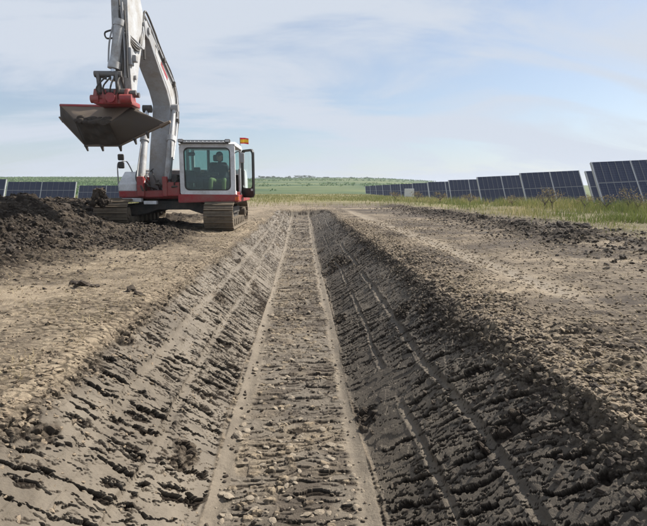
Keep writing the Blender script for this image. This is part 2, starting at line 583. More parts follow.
    if len(k[0]):
        X, Y = x[k], y[k]
        e = np.minimum(X - XLB, XRB - X)
        wf = fbm(X * 12, Y * 12, 3, 81) - 0.5
        strip = ss(0.17, 0.10, e + 0.07 * wf + 0.13 * (fbm(Y * 1.7, X * 0 + (X > -0.07) * 9.0, 4, 82) - 0.5)) * ss(0.0, 0.02, e)
        wm = fbm(X * 3.5, Y * 4.5, 3, 88) - 0.5
        wj = fbm(X * 30, Y * 45, 3, 89, 0.6) - 0.5
        band = fbm(X * 1.3, Y * 2.2, 4, 85, 0.6)

        def ftear(p, ln, seed, lo, sp, tm):
            ph = Y / p + (0.17 / p) * wm + (0.030 / p) * wf + (0.012 / p) * wj
            fi = np.floor(ph); f = ph - fi
            ii = fi.astype(np.int64)
            sp_ = X / ln + 5.7 * _h(ii, ii * 0, seed) + 0.9 * wm
            si = np.floor(sp_); sf = sp_ - si
            r1 = _h(ii, si.astype(np.int64), seed + 1); r2 = _h(ii, si.astype(np.int64), seed + 2)
            w = np.clip(lo + sp * (r1 - 0.5) + tm * (band - 0.47), 0, 0.7) * ss(0, 0.3, sf) * ss(1, 0.7, sf)
            w = np.maximum(w, 1e-4)
            on = ss(0.03, 0.1, w)
            return np.clip((f - (1 - w)) / w, 0, 1) * on, r2
        t0, e0 = ftear(0.12, 0.36, 341, 0.20, 0.9, 1.2)
        t1, e1 = ftear(0.050, 0.15, 351, 0.30, 0.9, 1.4)
        B = worley(X / 0.060 + 0.6 * wf, Y / 0.045 + 0.6 * wf, 84)
        c2 = ss(0, 0.3, B[1] - B[0])
        stn = ss(0.86, 0.93, B[2]) * c2                      # stones half bedded in the clay
        pit = np.maximum(ss(0.05, 0.6, t0), 0.9 * ss(0.05, 0.6, t1)) * (1 - stn)
        d_ = 0.014 * (e0 - 0.5) + 0.006 * (e1 - 0.5) - (t0 ** 1.2) * (0.010 + 0.012 * e0) - (t1 ** 1.4) * (0.010 + 0.010 * e1)
        d_ += 0.016 * stn + 0.008 * wj + 0.010 * wf
        d_ = d_ * (1 - strip) + 0.008 * (fbm(X * 9, Y * 9, 3, 86) - 0.5) + 0.03 * (band - 0.5) * (1 - strip)
        d_ += 0.004 * strip - 0.01 * strip * ss(0.02, 0.09, e) * ss(0.17, 0.09, e)
        disp[k] += flo[k] * d_
        clay[k] = np.clip(clay[k] + flo[k] * (strip * 0.8 + (0.30 + 0.5 * ss(0.40, 0.58, fbm(X * 3, Y * 4, 3, 78))) * (1 - pit) * (1 - stn) * (1 - strip)), 0, 1)
        dry[k] += flo[k] * np.clip(0.30 + 0.55 * strip + 1.3 * (fbm(X * 2.5, Y * 3.5, 4, 87) - 0.5) + 0.6 * stn, 0, 1)
        torn[k] = np.clip(torn[k] + flo[k] * (1 - strip) * np.clip(0.95 * pit + 0.25 * ss(0.55, 0.7, band), 0, 1), 0, 1)  # floor tears darkened too, their shadow painted in with the torn soil

    # ---------- open ground
    k = np.nonzero((gro > 0) & (y < 60) & (np.abs(x) < 45))
    if len(k[0]):
        X, Y, G = x[k], y[k], gro[k]
        fd = fade[k]
        wf = fbm(X * 7, Y * 7, 3, 91) - 0.5
        B = worley(X / 0.085 + 0.5 * wf, Y / 0.06 + 0.5 * wf, 93)
        c2 = ss(0, 0.35, B[1] - B[0])
        # heap and windrow: big clods
        hx = ss(-2.7, -4.6, X + 0.9 * (fbm(X * 0.6, Y * 0.6, 3, 120) - 0.5)) * ss(4.4, 6.4, Y) * (1 - ss(19, 23, Y))
        hx = np.maximum(hx, ss(8.2, 9.6, Y) * ss(15, 12.6, Y) * ss(-1.9, -3.0, X) * 0.8)
        hx = np.clip(hx * (0.55 + 0.9 * fbm(X * 0.5, Y * 0.45, 3, 95)), 0, 1)
        wr = np.exp(-((X - 5.9 - 0.25 * np.sin(Y * 0.4)) / 0.75) ** 2) * ss(45, 25, Y) * ss(0.35, 0.6, fbm(X * 0.8, Y * 0.6, 3, 96))
        wr = np.maximum(wr, 0.45 * ss(4.2, 5.6, X) * ss(9.5, 7.0, X) * ss(40, 25, Y) * ss(0.4, 0.65, fbm(X * 0.5 + 7, Y * 0.5, 3, 99)))
        big = np.maximum(hx, wr)
        A = worley(X / 0.30 + 0.6 * wf, Y / 0.24 + 0.6 * wf, 92)
        c1 = ss(0, 0.4, A[1] - A[0])
        A3 = worley(X / 0.62 + 0.8 * wf, Y / 0.5 + 0.8 * wf, 94)
        c3 = ss(0, 0.5, A3[1] - A3[0])
        d_ = big * (0.10 * A[2] * c1 + 0.13 * A3[2] * A3[2] * c3 + 0.05 * B[2] * c2) * fd
        # scraped flat ground with small crumbs and scrape marks across
        mark = fbm(X * 1.3, Y * 9, 3, 97) - 0.5
        track = np.exp(-((X - 2.62 + 0.012 * (Y - 6)) / 0.19) ** 2) * ss(0.20, 0.34, fbm(X * 0.6, Y * 0.7, 2, 98)) * ss(30, 22, Y) * ss(4.0, 5.0, Y) * (X > 0)
        rr = ss(0.40, 0.66, fbm(X * 1.8, Y * 1.8, 4, 90, .6))
        lip = np.maximum(ss(XLT - 0.9, XLT - 0.05, X) * (X < 0), ss(XRT + 0.9, XRT + 0.05, X) * (X > 0))
        rr = np.clip(rr + 0.7 * lip, 0, 1)
        flat = ss(2.0, 2.5, X) * ss(5.2, 4.3, X)
        rr = rr * (1 - 0.7 * flat)
        ls = np.where(X > 0, 1.0, 0.55)
        d_ += (1 - big) * (1 - 0.85 * track) * (0.022 * mark + ls * rr * (0.026 * B[2] * c2 + 0.03 * ss(0.72, 0.95, A[2]) * c1)) * fd
        d_ -= 0.02 * track
        disp[k] += G * d_
        r_side = X > 0
        dl = np.where(r_side, 0.36 + 0.22 * lip, 0.70) + 1.1 * (fbm(X * 0.9, Y * 1.6, 4, 100) - 0.5)
        dl = dl + 0.8 * track
        dl = dl * (1 - 0.92 * big) + big * 0.10
        dl = dl - 0.28 * np.where(r_side, ss(9, 13, Y) * 0.2, 0)
        dry[k] = dry[k] * (1 - G) + G * np.clip(dl, 0, 1)
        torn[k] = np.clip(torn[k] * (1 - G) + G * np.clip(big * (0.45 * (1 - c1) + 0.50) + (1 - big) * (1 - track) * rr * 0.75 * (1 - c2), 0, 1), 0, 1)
        clay[k] = np.clip(clay[k] + 0.6 * G * track, 0, 1)
    # vegetation cover
    veg = ss(6.6, 9.5, x + 2.2 * (fbm(x * 0.4, y * 0.4, 3, 111) - 0.5)) * ss(3, 9, y)
    veg = np.maximum(veg, ss(33, 50, y + 4 * (fbm(x * 0.3, y * 0.1, 3, 112) - 0.5)))
    veg = veg * (1 - 0.5 * ss(0.5, 0.7, fbm(x * 0.5, y * 0.35, 4, 113)) * ss(60, 35, y))
    veg = np.maximum(veg * gro, 0) * (1 - 0.45 * ss(34, 26, y))
    band = np.exp(-((y - 28.6) / 0.55) ** 2) * ss(18, 6, np.abs(x - 1))
    veg = veg * (1 - band)
    dry = dry * (1 - band) + band * 0.95
    crop = ss(95, 125, y + 30 * (fbm(x * 0.01, y * 0.01, 2, 115) - 0.5))
    # normal of the trench section, displacement along it
    slope = np.where(left, -(D / (XLB - XLT)), D / (XRT - XRB)) * wall
    ln = np.sqrt(1 + slope * slope)
    px = x + disp * (-slope / ln)
    pz = zm * (1 - 0 * wall) + zs + disp / ln
    P = np.stack([px, y, pz], -1).astype(np.float32)
    return P, dict(dry=dry, clay=clay, torn=torn, green=veg, crop=crop)


def build_terrain():
    groups = {'ground': [], 'trench_floor': [], 'trench_wall': [], 'trench_wall.r': []}
    store = []
    base = 0
    nC = len(XC)
    cols_f = np.arange(nC)
    # coarser set: every other column of the finely cut part
    keep = np.ones(nC, bool)
    fine = np.abs(XC) < 11
    keep[fine] = (np.arange(nC)[fine] % 2 == 0)
    for c in (I_L0, I_L1, I_R0, I_R1):
        keep[c] = True
    for tier in (0, 1):
        ci = cols_f if tier == 0 else cols_f[keep]
        ri = np.arange(0, N_FINE) if tier == 0 else np.arange(N_FINE - 1, len(YR))
        XX, YY = np.meshgrid(XC[ci], YR[ri])
        P, at_ = surface(XX, YY)
        nr, ncol = XX.shape
        q = base + np.arange(nr * ncol).reshape(nr, ncol)
        quads = np.stack([q[:-1, :-1], q[:-1, 1:], q[1:, 1:], q[1:, :-1]], -1)
        cx = (XX[:-1, :-1] + XX[:-1, 1:]) / 2
        yy = YY[:-1, :-1]
        inside = np.abs(cx) < 1.05 * yy + 3.2
        cidx = np.broadcast_to(ci[:-1][None, :], cx.shape)
        tr = yy < Y_END + 0.8
        z = {
            'trench_wall': tr & (cidx >= I_L0) & (cidx < I_L1 - 1),
            'trench_floor': tr & (cidx >= I_L1 - 1) & (cidx < I_R0),
            'trench_wall.r': tr & (cidx >= I_R0) & (cidx < I_R1),
        }
        z['ground'] = ~(z['trench_wall'] | z['trench_floor'] | z['trench_wall.r'])
        for nm, m in z.items():
            groups[nm].append(quads[m & inside])
        store.append((P.reshape(-1, 3), {a: b.reshape(-1) for a, b in at_.items()}))
        base += nr * ncol
    V = np.concatenate([s[0] for s in store])
    AT = {a: np.concatenate([s[1][a] for s in store]) for a in store[0][1]}
    res = {}
    for nm, qs in groups.items():
        Q = np.concatenate([a.reshape(-1, 4) for a in qs])
        u, inv = np.unique(Q, return_inverse=True)
        ob = np_mesh(nm.split('.')[0], V[u], inv.reshape(-1, 4), M['soil'], {a: b[u] for a, b in AT.items()}, smooth=(V[Q[:, 0], 1] > 30))
        ob['kind'] = 'structure'
        res[nm] = ob
    return res


def np_mesh(name, v, f, mat, attrs=None, smooth=False, parent=None):
    me = bpy.data.meshes.new(name)
    n = f.shape[1]
    me.vertices.add(len(v)); me.loops.add(f.size); me.polygons.add(len(f))
    me.vertices.foreach_set('co', np.ascontiguousarray(v, np.float32).ravel())
    me.loops.foreach_set('vertex_index', np.ascontiguousarray(f, np.int32).ravel())
    me.polygons.foreach_set('loop_start', np.arange(0, f.size, n, dtype=np.int32))
    me.polygons.foreach_set('loop_total', np.full(len(f), n, np.int32))
    me.polygons.foreach_set('use_smooth', np.zeros(len(f), bool) | smooth)
    for a, b in (attrs or {}).items():
        at_ = me.attributes.new(a, 'FLOAT', 'POINT')
        at_.data.foreach_set('value', np.ascontiguousarray(b, np.float32))
    me.materials.append(mat)
    me.update(calc_edges=True)
    o = bpy.data.objects.new(name, me)
    C.objects.link(o)
    if parent:
        o.parent = parent
    return o


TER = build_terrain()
TER['ground']['label'] = 'rough brown ploughed ground with dry straw on both sides of the trench'
TER['trench_floor']['label'] = 'stony flat floor of the freshly dug trench'
TER['trench_wall']['label'] = 'sunlit sloping left trench wall of smeared grey clay'
TER['trench_wall.r']['label'] = 'dark shaded right trench wall with torn clay'


def gz(x, y):
    P, _ = surface(np.array([[float(x)]]), np.array([[float(y)]]))
    return float(P[0, 0, 2])


def gzs(x, y):
    P, _ = surface(np.asarray(x, float)[None, :], np.asarray(y, float)[None, :])
    return P[0]


# ------------------------------------------------------------------ object helpers
def thing(name, label, cat, loc, group=None, rz=0.0):
    o = bpy.data.objects.new(name, None)
    o.empty_display_size = 0.3
    C.objects.link(o)
    o.location = loc
    o.rotation_euler = (0, 0, rz)
    tag(o, label, cat, group)
    return o


def tag(o, label, cat, group=None):
    o['label'] = label
    o['category'] = cat
    if group:
        o['group'] = group


class MB:
    """collects shapes given in world coordinates, links them as one mesh object"""
    def __init__(self):
        self.b = bmesh.new()

    def box(self, lo, hi, bev=0.0, rot=None, piv=None):
        lo, hi = Vector(lo), Vector(hi)
        c, s = (lo + hi) / 2, hi - lo
        m = Matrix.Translation(c) @ Matrix.Diagonal((abs(s.x), abs(s.y), abs(s.z), 1))
        if rot is not None:
            p = Vector(piv) if piv is not None else c
            m = Matrix.Translation(p) @ rot.to_4x4() @ Matrix.Translation(-p) @ m
        r = bmesh.ops.create_cube(self.b, size=1, matrix=m)
        if bev:
            es = list({e for v in r['verts'] for e in v.link_edges})
            bmesh.ops.bevel(self.b, geom=es, offset=bev, segments=2, affect='EDGES', profile=0.5)
        return self

    def cyl(self, p, q, r, r2=None, seg=14, cap=True):
        p, q = Vector(p), Vector(q)
        d = q - p
        m = Matrix.Translation((p + q) / 2) @ d.to_track_quat('Z', 'Y').to_matrix().to_4x4()
        bmesh.ops.create_cone(self.b, cap_ends=cap, cap_tris=False, segments=seg, radius1=r, radius2=r if r2 is None else r2, depth=d.length, matrix=m)
        return self

    def prism(self, poly, x0, x1, bev=0.0):
        """poly of (y, z) extruded from x0 to x1"""
        n = len(poly)
        a = [self.b.verts.new((x0, y, z)) for y, z in poly]
        b = [self.b.verts.new((x1, y, z)) for y, z in poly]
        fs = [self.b.faces.new(a), self.b.faces.new(b[::-1])]
        for i in range(n):
            fs.append(self.b.faces.new((a[i], b[i], b[(i + 1) % n], a[(i + 1) % n])))
        bmesh.ops.recalc_face_normals(self.b, faces=fs)
        if bev:
            es = list({e for f in fs for e in f.edges})
            bmesh.ops.bevel(self.b, geom=es, offset=bev, segments=2, affect='EDGES', profile=0.5)
        return self

    def poly_y(self, poly, y0, y1, bev=0.0):
        """poly of (x, z) extruded from y0 to y1"""
        n = len(poly)
        a = [self.b.verts.new((x, y0, z)) for x, z in poly]
        b = [self.b.verts.new((x, y1, z)) for x, z in poly]
        fs = [self.b.faces.new(a), self.b.faces.new(b[::-1])]
        for i in range(n):
            fs.append(self.b.faces.new((a[i], b[i], b[(i + 1) % n], a[(i + 1) % n])))
        bmesh.ops.recalc_face_normals(self.b, faces=fs)
        if bev:
            es = list({e for f in fs for e in f.edges})
            bmesh.ops.bevel(self.b, geom=es, offset=bev, segments=2, affect='EDGES')
        return self

    def tube(self, pts, r, seg=8):
        pts = [Vector(p) for p in pts]
        # catmull-rom refinement
        q = []
        for i in range(len(pts) - 1):
            p0, p1, p2, p3 = pts[max(i - 1, 0)], pts[i], pts[i + 1], pts[min(i + 2, len(pts) - 1)]
            for k in range(6):
                t = k / 6
                q.append(0.5 * ((2 * p1) + (p2 - p0) * t + (2 * p0 - 5 * p1 + 4 * p2 - p3) * t * t + (3 * p1 - p0 - 3 * p2 + p3) * t ** 3))
        q.append(pts[-1])
        rings = []
        for i, p in enumerate(q):
            d = (q[min(i + 1, len(q) - 1)] - q[max(i - 1, 0)]).normalized()
            u = d.cross(Vector((0.31, 0.2, 0.93))).normalized()
            w = d.cross(u)
            rings.append([self.b.verts.new(p + (u * math.cos(2 * math.pi * k / seg) + w * math.sin(2 * math.pi * k / seg)) * r) for k in range(seg)])
        for a, b in zip(rings, rings[1:]):
            for k in range(seg):
                f = self.b.faces.new((a[k], a[(k + 1) % seg], b[(k + 1) % seg], b[k]))
                f.smooth = True
        self.b.faces.new(rings[0][::-1]); self.b.faces.new(rings[-1])
        return self

    def faces(self, pts, fs):
        vs = [self.b.verts.new(p) for p in pts]
        for f in fs:
            self.b.faces.new([vs[i] for i in f])
        return self

    def build(self, name, mat, parent=None, smooth=False, solid=0.0, org=None):
        root = parent
        o0 = Vector((0, 0, 0))
        while root is not None:
            o0 += root.location
            root = root.parent
        if org is not None:
            o0 = o0 + Vector(org)
        me = bpy.data.meshes.new(name)
        bmesh.ops.translate(self.b, verts=self.b.verts, vec=-o0)
        bmesh.ops.recalc_face_normals(self.b, faces=self.b.faces)
        if smooth:
            for f in self.b.faces:
                f.smooth = len(f.verts) <= 4
        self.b.to_mesh(me)
        self.b.free()
        me.materials.append(mat)
        o = bpy.data.objects.new(name, me)
        C.objects.link(o)
        if parent is not None:
            o.parent = parent
        if org is not None:
            o.location = org
        if solid:
            md = o.modifiers.new('thick', 'SOLIDIFY')
            md.thickness = solid
            md.offset = 0
        if smooth:
            try:
                me.set_sharp_from_angle(angle=R(35))
            except Exception:
                pass
        return o


# ------------------------------------------------------------------ excavator
EX = Vector((-3.38, 14.2, 0.0))
ex = thing('excavator', 'white and red crawler excavator raising a wide ditching bucket beside the trench', 'excavator', EX)

# tracks -------------------------------------------------------------
TR_F, TR_B, TR_H = 12.45, 16.05, 0.70
for xc, hw, dz in ((-2.07, 0.36, 0.02), (-4.68, 0.40, 0.10)):
    r = (TR_H - 0.06) / 2
    zc_ = dz + r + 0.03
    y0, y1 = TR_F + r + 0.03, TR_B - r - 0.03
    m = MB()
    m.box((xc - 0.13, y0 - 0.05, zc_ - 0.17), (xc + 0.13, y1 + 0.05, zc_ + 0.15), 0.02)
    m.box((xc - 0.2, y0 + 0.5, zc_ + 0.02), (xc + 0.2, y1 - 0.5, zc_ + 0.2), 0.02)
    tk = m.build('track', M['dark'], ex)
    for yy, nm in ((y0, 'idler'), (y1, 'sprocket')):
        m = MB()
        m.cyl((xc - 0.09, yy, zc_), (xc + 0.09, yy, zc_), r - 0.035, seg=24)
        m.cyl((xc - hw + 0.05, yy, zc_), (xc + hw - 0.05, yy, zc_), r * 0.45, seg=18)
        m.cyl((xc - hw + 0.03, yy, zc_), (xc + hw - 0.03, yy, zc_), r * 0.2, seg=12)
        m.build(nm, M['track'], tk, True)
    rol = None
    for i in range(7):
        yy = y0 + 0.32 + i * (y1 - y0 - 0.64) / 6
        if rol is None:
            rol = MB().cyl((xc - hw + 0.06, yy, zc_ - r + 0.13), (xc + hw - 0.06, yy, zc_ - r + 0.13), 0.10, seg=14).build('roller', M['track'], tk, True)
            yb = yy
        else:
            c = rol.copy(); c.location.y += yy - yb; C.objects.link(c); c.parent = tk
    # shoes round the loop
    per = 2 * (y1 - y0) + 2 * math.pi * r
    n = 54
    st = MB()
    L = per / n
    st.box((-hw, -L * 0.47, -0.012), (hw, L * 0.47, 0.014), 0.004)
    st.box((-hw, -L * 0.47, 0.014), (hw, -L * 0.34, 0.042))
    st.box((-hw, L * 0.0, 0.014), (hw, L * 0.1, 0.030))
    st.box((-0.11, -L * 0.5, -0.055), (-0.06, L * 0.5, -0.012)).box((0.06, -L * 0.5, -0.055), (0.11, L * 0.5, -0.012))
    shoe = None
    for i in range(n):
        s = i * L
        if s < y1 - y0:
            p, ang = Vector((xc, y0 + s, zc_ + r)), 0
        elif s < y1 - y0 + math.pi * r:
            a_ = (s - (y1 - y0)) / r
            p, ang = Vector((xc, y1 + r * math.sin(a_), zc_ + r * math.cos(a_))), -a_
        elif s < 2 * (y1 - y0) + math.pi * r:
            q = s - (y1 - y0) - math.pi * r
            p, ang = Vector((xc, y1 - q, zc_ - r)), math.pi
        else:
            a_ = (s - 2 * (y1 - y0) - math.pi * r) / r
            p, ang = Vector((xc, y0 - r * math.sin(a_), zc_ - r * math.cos(a_))), math.pi - a_
        if shoe is None:
            shoe = st.build('track_shoe', M['track'])
            o = shoe
        else:
            o = shoe.copy(); C.objects.link(o)
        o.parent = tk
        o.location = p - EX
        o.rotation_euler = (ang, 0, 0)

# undercarriage cross frame
m = MB()
cx0 = EX.x
m.poly_y([(cx0 - 1.1, 0.62), (cx0 - 1.1, 0.36), (cx0 - 0.75, 0.40), (cx0 - 0.4, 0.52), (cx0 + 0.4, 0.52), (cx0 + 0.75, 0.40), (cx0 + 1.1, 0.36), (cx0 + 1.1, 0.62), (cx0 + 0.5, 0.74), (cx0 - 0.5, 0.74)], 13.35, 13.75, 0.02)
m.poly_y([(cx0 - 1.1, 0.62), (cx0 - 1.1, 0.36), (cx0 - 0.75, 0.40), (cx0 - 0.4, 0.52), (cx0 + 0.4, 0.52), (cx0 + 0.75, 0.40), (cx0 + 1.1, 0.36), (cx0 + 1.1, 0.62), (cx0 + 0.5, 0.74), (cx0 - 0.5, 0.74)], 14.85, 15.25, 0.02)
m.box((cx0 - 0.7, 13.7, 0.50), (cx0 + 0.7, 14.9, 0.72), 0.03)
m.build('cross_frame', M['dark'], ex)
MB().cyl((cx0, 14.3, 0.70), (cx0, 14.3, 0.83), 0.62, seg=36).build('slew_ring', M['dark'], ex, True)

# upper deck ---------------------------------------------------------
XL, XR = -4.66, -1.70
m = MB()
m.box((XL, 13.25, 0.80), (XR, 16.0, 0.98), 0.02)
m.box((XL + 0.02, 13.02, 0.84), (-3.16, 13.28, 1.0), 0.02)
deck = m.build('deck', M['red'], ex)
m = MB()
m.poly_y([(-3.12, 0.70), (XR + 0.10, 0.74), (XR + 0.10, 0.905), (-3.12, 0.92)], 12.86, 13.24, 0.02)
m.box((XR, 12.9, 0.72), (XR + 0.08, 15.8, 0.90), 0.015)
m.build('cab_sill', M['red'], ex)
m = MB()
m.box((-3.42, 12.95, 0.86), (-3.09, 13.3, 1.22), 0.03)
m.build('side_box', M['red'], ex)
m = MB()
m.box((-4.15, 12.92, 0.86), (-3.98, 13.5, 1.36), 0.02).box((-3.52, 12.92, 0.86), (-3.40, 13.5, 1.36), 0.02)
m.box((-3.98, 13.1, 0.9), (-3.52, 13.25, 1.02), 0.02)
m.build('boom_bracket', M['red'], ex)
m = MB()
for i in range(16):
    xa = random.uniform(-4.12, -3.2)
    xb_ = xa + random.uniform(-0.25, 0.25)
    za_, zb_ = random.uniform(0.92, 1.1), random.uniform(1.2, 1.62)
    m.tube([(xa, 13.25, za_), (xa + random.uniform(-.1, .1), random.uniform(12.9, 13.1), za_ + random.uniform(0.05, 0.2)), ((xa + xb_) / 2 + random.uniform(-.1, .1), random.uniform(12.95, 13.15), (za_ + zb_) / 2 + random.uniform(0, .1)), (xb_, 13.4, zb_)], random.uniform(0.014, 0.026), 6)
m.box((-3.3, 13.0, 1.2), (-3.15, 13.35, 1.42), 0.03)
m.build('hydraulic_hoses', M['hose'], ex)
# white tool box and sloped front cover on the right hand side of the machine
m = MB()
m.prism([(13.02, 0.99), (13.02, 1.18), (13.55, 1.50), (14.4, 1.52), (14.4, 0.99)], XL + 0.01, -4.18, 0.03)
m.build('tool_box', M['white'], ex)
m = MB()
m.box((-4.56, 12.98, 0.72), (-4.08, 13.18, 0.82), 0.015).build('step_plate', M['white'], ex)
m = MB()
m.box((-4.02, 12.98, 0.66), (-3.70, 13.16, 0.75), 0.015).build('step_plate', M['white'], ex)
# engine hood and counterweight behind
m = MB()
m.prism([(14.4, 0.99), (14.4, 1.58), (15.5, 1.66), (15.5, 0.99)], XL + 0.02, -3.15, 0.04)
m.build('engine_hood', M['grey'], ex)
m = MB()
m.prism([(15.52, 0.86), (15.52, 1.66), (15.95, 1.62), (16.25, 1.35), (16.25, 0.95), (16.1, 0.86)], XL + 0.02, XR - 0.02, 0.05)
m.build('counterweight', M['white'], ex)
m = MB().cyl((-4.0, 15.0, 1.6), (-4.0, 15.0, 2.0), 0.06, seg=12)
m.build('exhaust_pipe', M['dark'], ex, True)
# hand rail with two mirrors
m = MB()
m.tube([(XL + 0.02, 13.05, 0.95), (XL + 0.02, 13.05, 1.62), (XL + 0.1, 13.06, 1.72), (XL + 0.2, 13.2, 1.74), (XL + 0.2, 13.6, 1.5)], 0.016, 6)
rail = m.build('hand_rail', M['grey'], ex)
MB().box((XL + 0.04, 13.0, 1.76), (XL + 0.20, 13.06, 1.92), 0.03).build('mirror', M['dark'], ex)
MB().box((XL + 0.04, 13.0, 1.56), (XL + 0.20, 13.06, 1.73), 0.03).build('mirror', M['dark'], ex)

# cab ----------------------------------------------------------------
CX0, CX1, CY0, CY1, CZ0, CZ1 = -3.06, -1.68, 12.9, 14.42, 0.90, 2.14


def rrect(x0, z0, x1, z1, r, n=5):
    pts = []
    for cx_, cz_, a0 in ((x1 - r, z0 + r, -90), (x1 - r, z1 - r, 0), (x0 + r, z1 - r, 90), (x0 + r, z0 + r, 180)):
        for k in range(n + 1):
            a_ = R(a0 + 90 * k / n)
            pts.append((cx_ + r * math.cos(a_), cz_ + r * math.sin(a_)))
    return pts


def framed_panel(outer, inner, y0, y1):
    """a flat frame in the x-z plane between two loops of the same length"""
    m = MB()
    n = len(outer)
    vs = [[m.b.verts.new((x, y, z)) for x, z in lp] for lp, y in ((outer, y0), (inner, y0), (outer, y1), (inner, y1))]
    for i in range(n):
        j = (i + 1) % n
        m.b.faces.new((vs[0][i], vs[0][j], vs[1][j], vs[1][i]))
        m.b.faces.new((vs[2][i], vs[3][i], vs[3][j], vs[2][j]))
        m.b.faces.new((vs[0][i], vs[2][i], vs[2][j], vs[0][j]))
        m.b.faces.new((vs[1][i], vs[1][j], vs[3][j], vs[3][i]))
    return m


cab_o = rrect(CX0, CZ0, CX1, CZ1, 0.07)
cab_i = rrect(CX0 + 0.115, CZ0 + 0.12, CX1 - 0.12, CZ1 - 0.07, 0.12)
front = framed_panel(cab_o, cab_i, CY0, CY0 + 0.09).build('cab_frame', M['white'], ex)
m = MB().poly_y(rrect(CX0 + 0.11, CZ0 + 0.115, CX1 - 0.115, CZ1 - 0.065, 0.12), CY0 + 0.03, CY0 + 0.04)
m.build('windscreen', M['glass'], front)
m = framed_panel(rrect(CX0 + 0.108, CZ0 + 0.112, CX1 - 0.112, CZ1 - 0.062, 0.12), rrect(CX0 + 0.135, CZ0 + 0.14, CX1 - 0.14, CZ1 - 0.09, 0.10), CY0 - 0.004, CY0 + 0.02)
m.build('window_seal', M['black'], front)
# side pillars, rear wall, floor, roof
m = MB()
for yy in (CY1 - 0.1, CY0 + 0.75):
    m.box((CX0, yy, CZ0), (CX0 + 0.07, yy + 0.09, CZ1 - 0.02), 0.01)
m.box((CX1 - 0.07, CY1 - 0.1, CZ0), (CX1, CY1, CZ1 - 0.02), 0.01)
m.box((CX1 - 0.06, CY0 + 0.09, CZ0), (CX1, CY0 + 0.28, CZ0 + 0.10), 0.01)
m.box((CX1 - 0.06, CY1 - 0.36, CZ0), (CX1, CY1 - 0.1, CZ0 + 0.7), 0.01)
m.box((CX0, CY0 + 0.09, CZ0), (CX0 + 0.06, CY1, CZ0 + 0.35), 0.01)
m.build('cab_pillars', M['white'], ex)
m = MB()
m.box((CX0 + 0.07, CY1 - 0.06, CZ0), (CX1 - 0.07, CY1, CZ0 + 0.55), 0.01)
m.box((CX0, CY0 + 0.09, CZ0 - 0.03), (CX1, CY1, CZ0 + 0.0), 0.0)
m.build('cab_floor', M['dark'], ex)
MB().box((CX0 + 0.08, CY1 - 0.05, CZ0 + 0.56), (CX1 - 0.08, CY1 - 0.04, CZ1 - 0.03)).build('rear_window', glass('rear_glass', (0.72, 0.84, 0.83)), ex)
xp = at(209, 170, CY1 - 0.03).x
MB().box((xp - 0.04, CY1 - 0.075, CZ0 + 0.5), (xp + 0.04, CY1 - 0.03, CZ1 - 0.02), 0.01).build('rear_pillar', M['grey'], ex)
m = MB().box((CX0 + 0.16, 13.16, 1.40), (CX0 + 0.92, 13.26, 1.47), 0.02).box((CX0 + 0.30, 13.14, 1.44), (CX0 + 0.46, 13.2, 1.60), 0.02).box((CX0 + 0.17, 13.12, 1.0), (CX0 + 0.26, 13.24, 1.42), 0.02)
m.build('dashboard', M['black'], ex)
MB().box((CX0 + 0.17, 13.05, 1.88), (CX0 + 0.36, 13.10, 1.97), 0.03).build('inside_mirror', M['black'], ex)
MB().box((CX0 + 0.02, CY0 + 0.1, CZ0 + 0.36), (CX0 + 0.03, CY1 - 0.1, CZ1 - 0.03)).build('side_window', M['glass'], ex)
m = MB().prism([(CY0 + 0.02, CZ1 - 0.02), (CY0 - 0.02, CZ1 + 0.02), (CY0 + 0.10, CZ1 + 0.085), (CY1 - 0.1, CZ1 + 0.085), (CY1 + 0.03, CZ1 + 0.03), (CY1, CZ1 - 0.02)], CX0 - 0.01, CX1 + 0.01, 0.015)
roof = m.build('cab_roof', M['white'], ex)
# slatted sun visor on the roof edge
bar = None
for i in range(11):
    x_ = CX0 + 0.17 + i * (CX1 - CX0 - 0.38) / 10
    if bar is None:
        bar = MB().box((x_ - 0.044, CY0 - 0.118, CZ1 + 0.045), (x_ + 0.044, CY0 + 0.02, CZ1 + 0.085), 0.006).build('visor_slat', M['white'], roof); xb = x_
    else:
        c = bar.copy(); c.location.x += x_ - xb; C.objects.link(c); c.parent = roof
m = MB().box((CX0 + 0.06, CY0 - 0.11, CZ1 + 0.028), (CX1 - 0.14, CY0 + 0.0, CZ1 + 0.052)).box((CX0 + 0.06, CY0 - 0.12, CZ1 + 0.088), (CX1 - 0.14, CY0 - 0.09, CZ1 + 0.105))
m.build('visor', M['dark'], roof)
for x_ in (CX0 + 0.07, CX1 - 0.16):
    lm = MB().box((x_ - 0.06, CY0 - 0.15, CZ1 + 0.045), (x_ + 0.07, CY0 - 0.03, CZ1 + 0.13), 0.02).build('work_light', M['dark'], roof)
    MB().box((x_ - 0.045, CY0 - 0.156, CZ1 + 0.06), (x_ + 0.055, CY0 - 0.148, CZ1 + 0.115)).build('lens', M['lens'], lm)
MB().box((-1.70, 12.86, 0.755), (-1.60, 12.9, 0.86), 0.01).build('indicator_lamp', M['orange'], ex)
# open door, hinged at the rear pillar and swung outward
hinge = Vector((CX1 + 0.04, CY1 - 0.18, 0))
rot = Matrix.Rotation(R(-58), 3, 'Z')
DW = 0.78


def door_pt(u, z, off=0.0):
    v = rot @ Vector((off, -u, 0))
    v = Matrix.Rotation(R(0), 3, 'Z') @ v
    return Vector((hinge.x - v.x if False else hinge.x + abs(u) * 0.62 + off, hinge.y - abs(u) * 0.78, z))


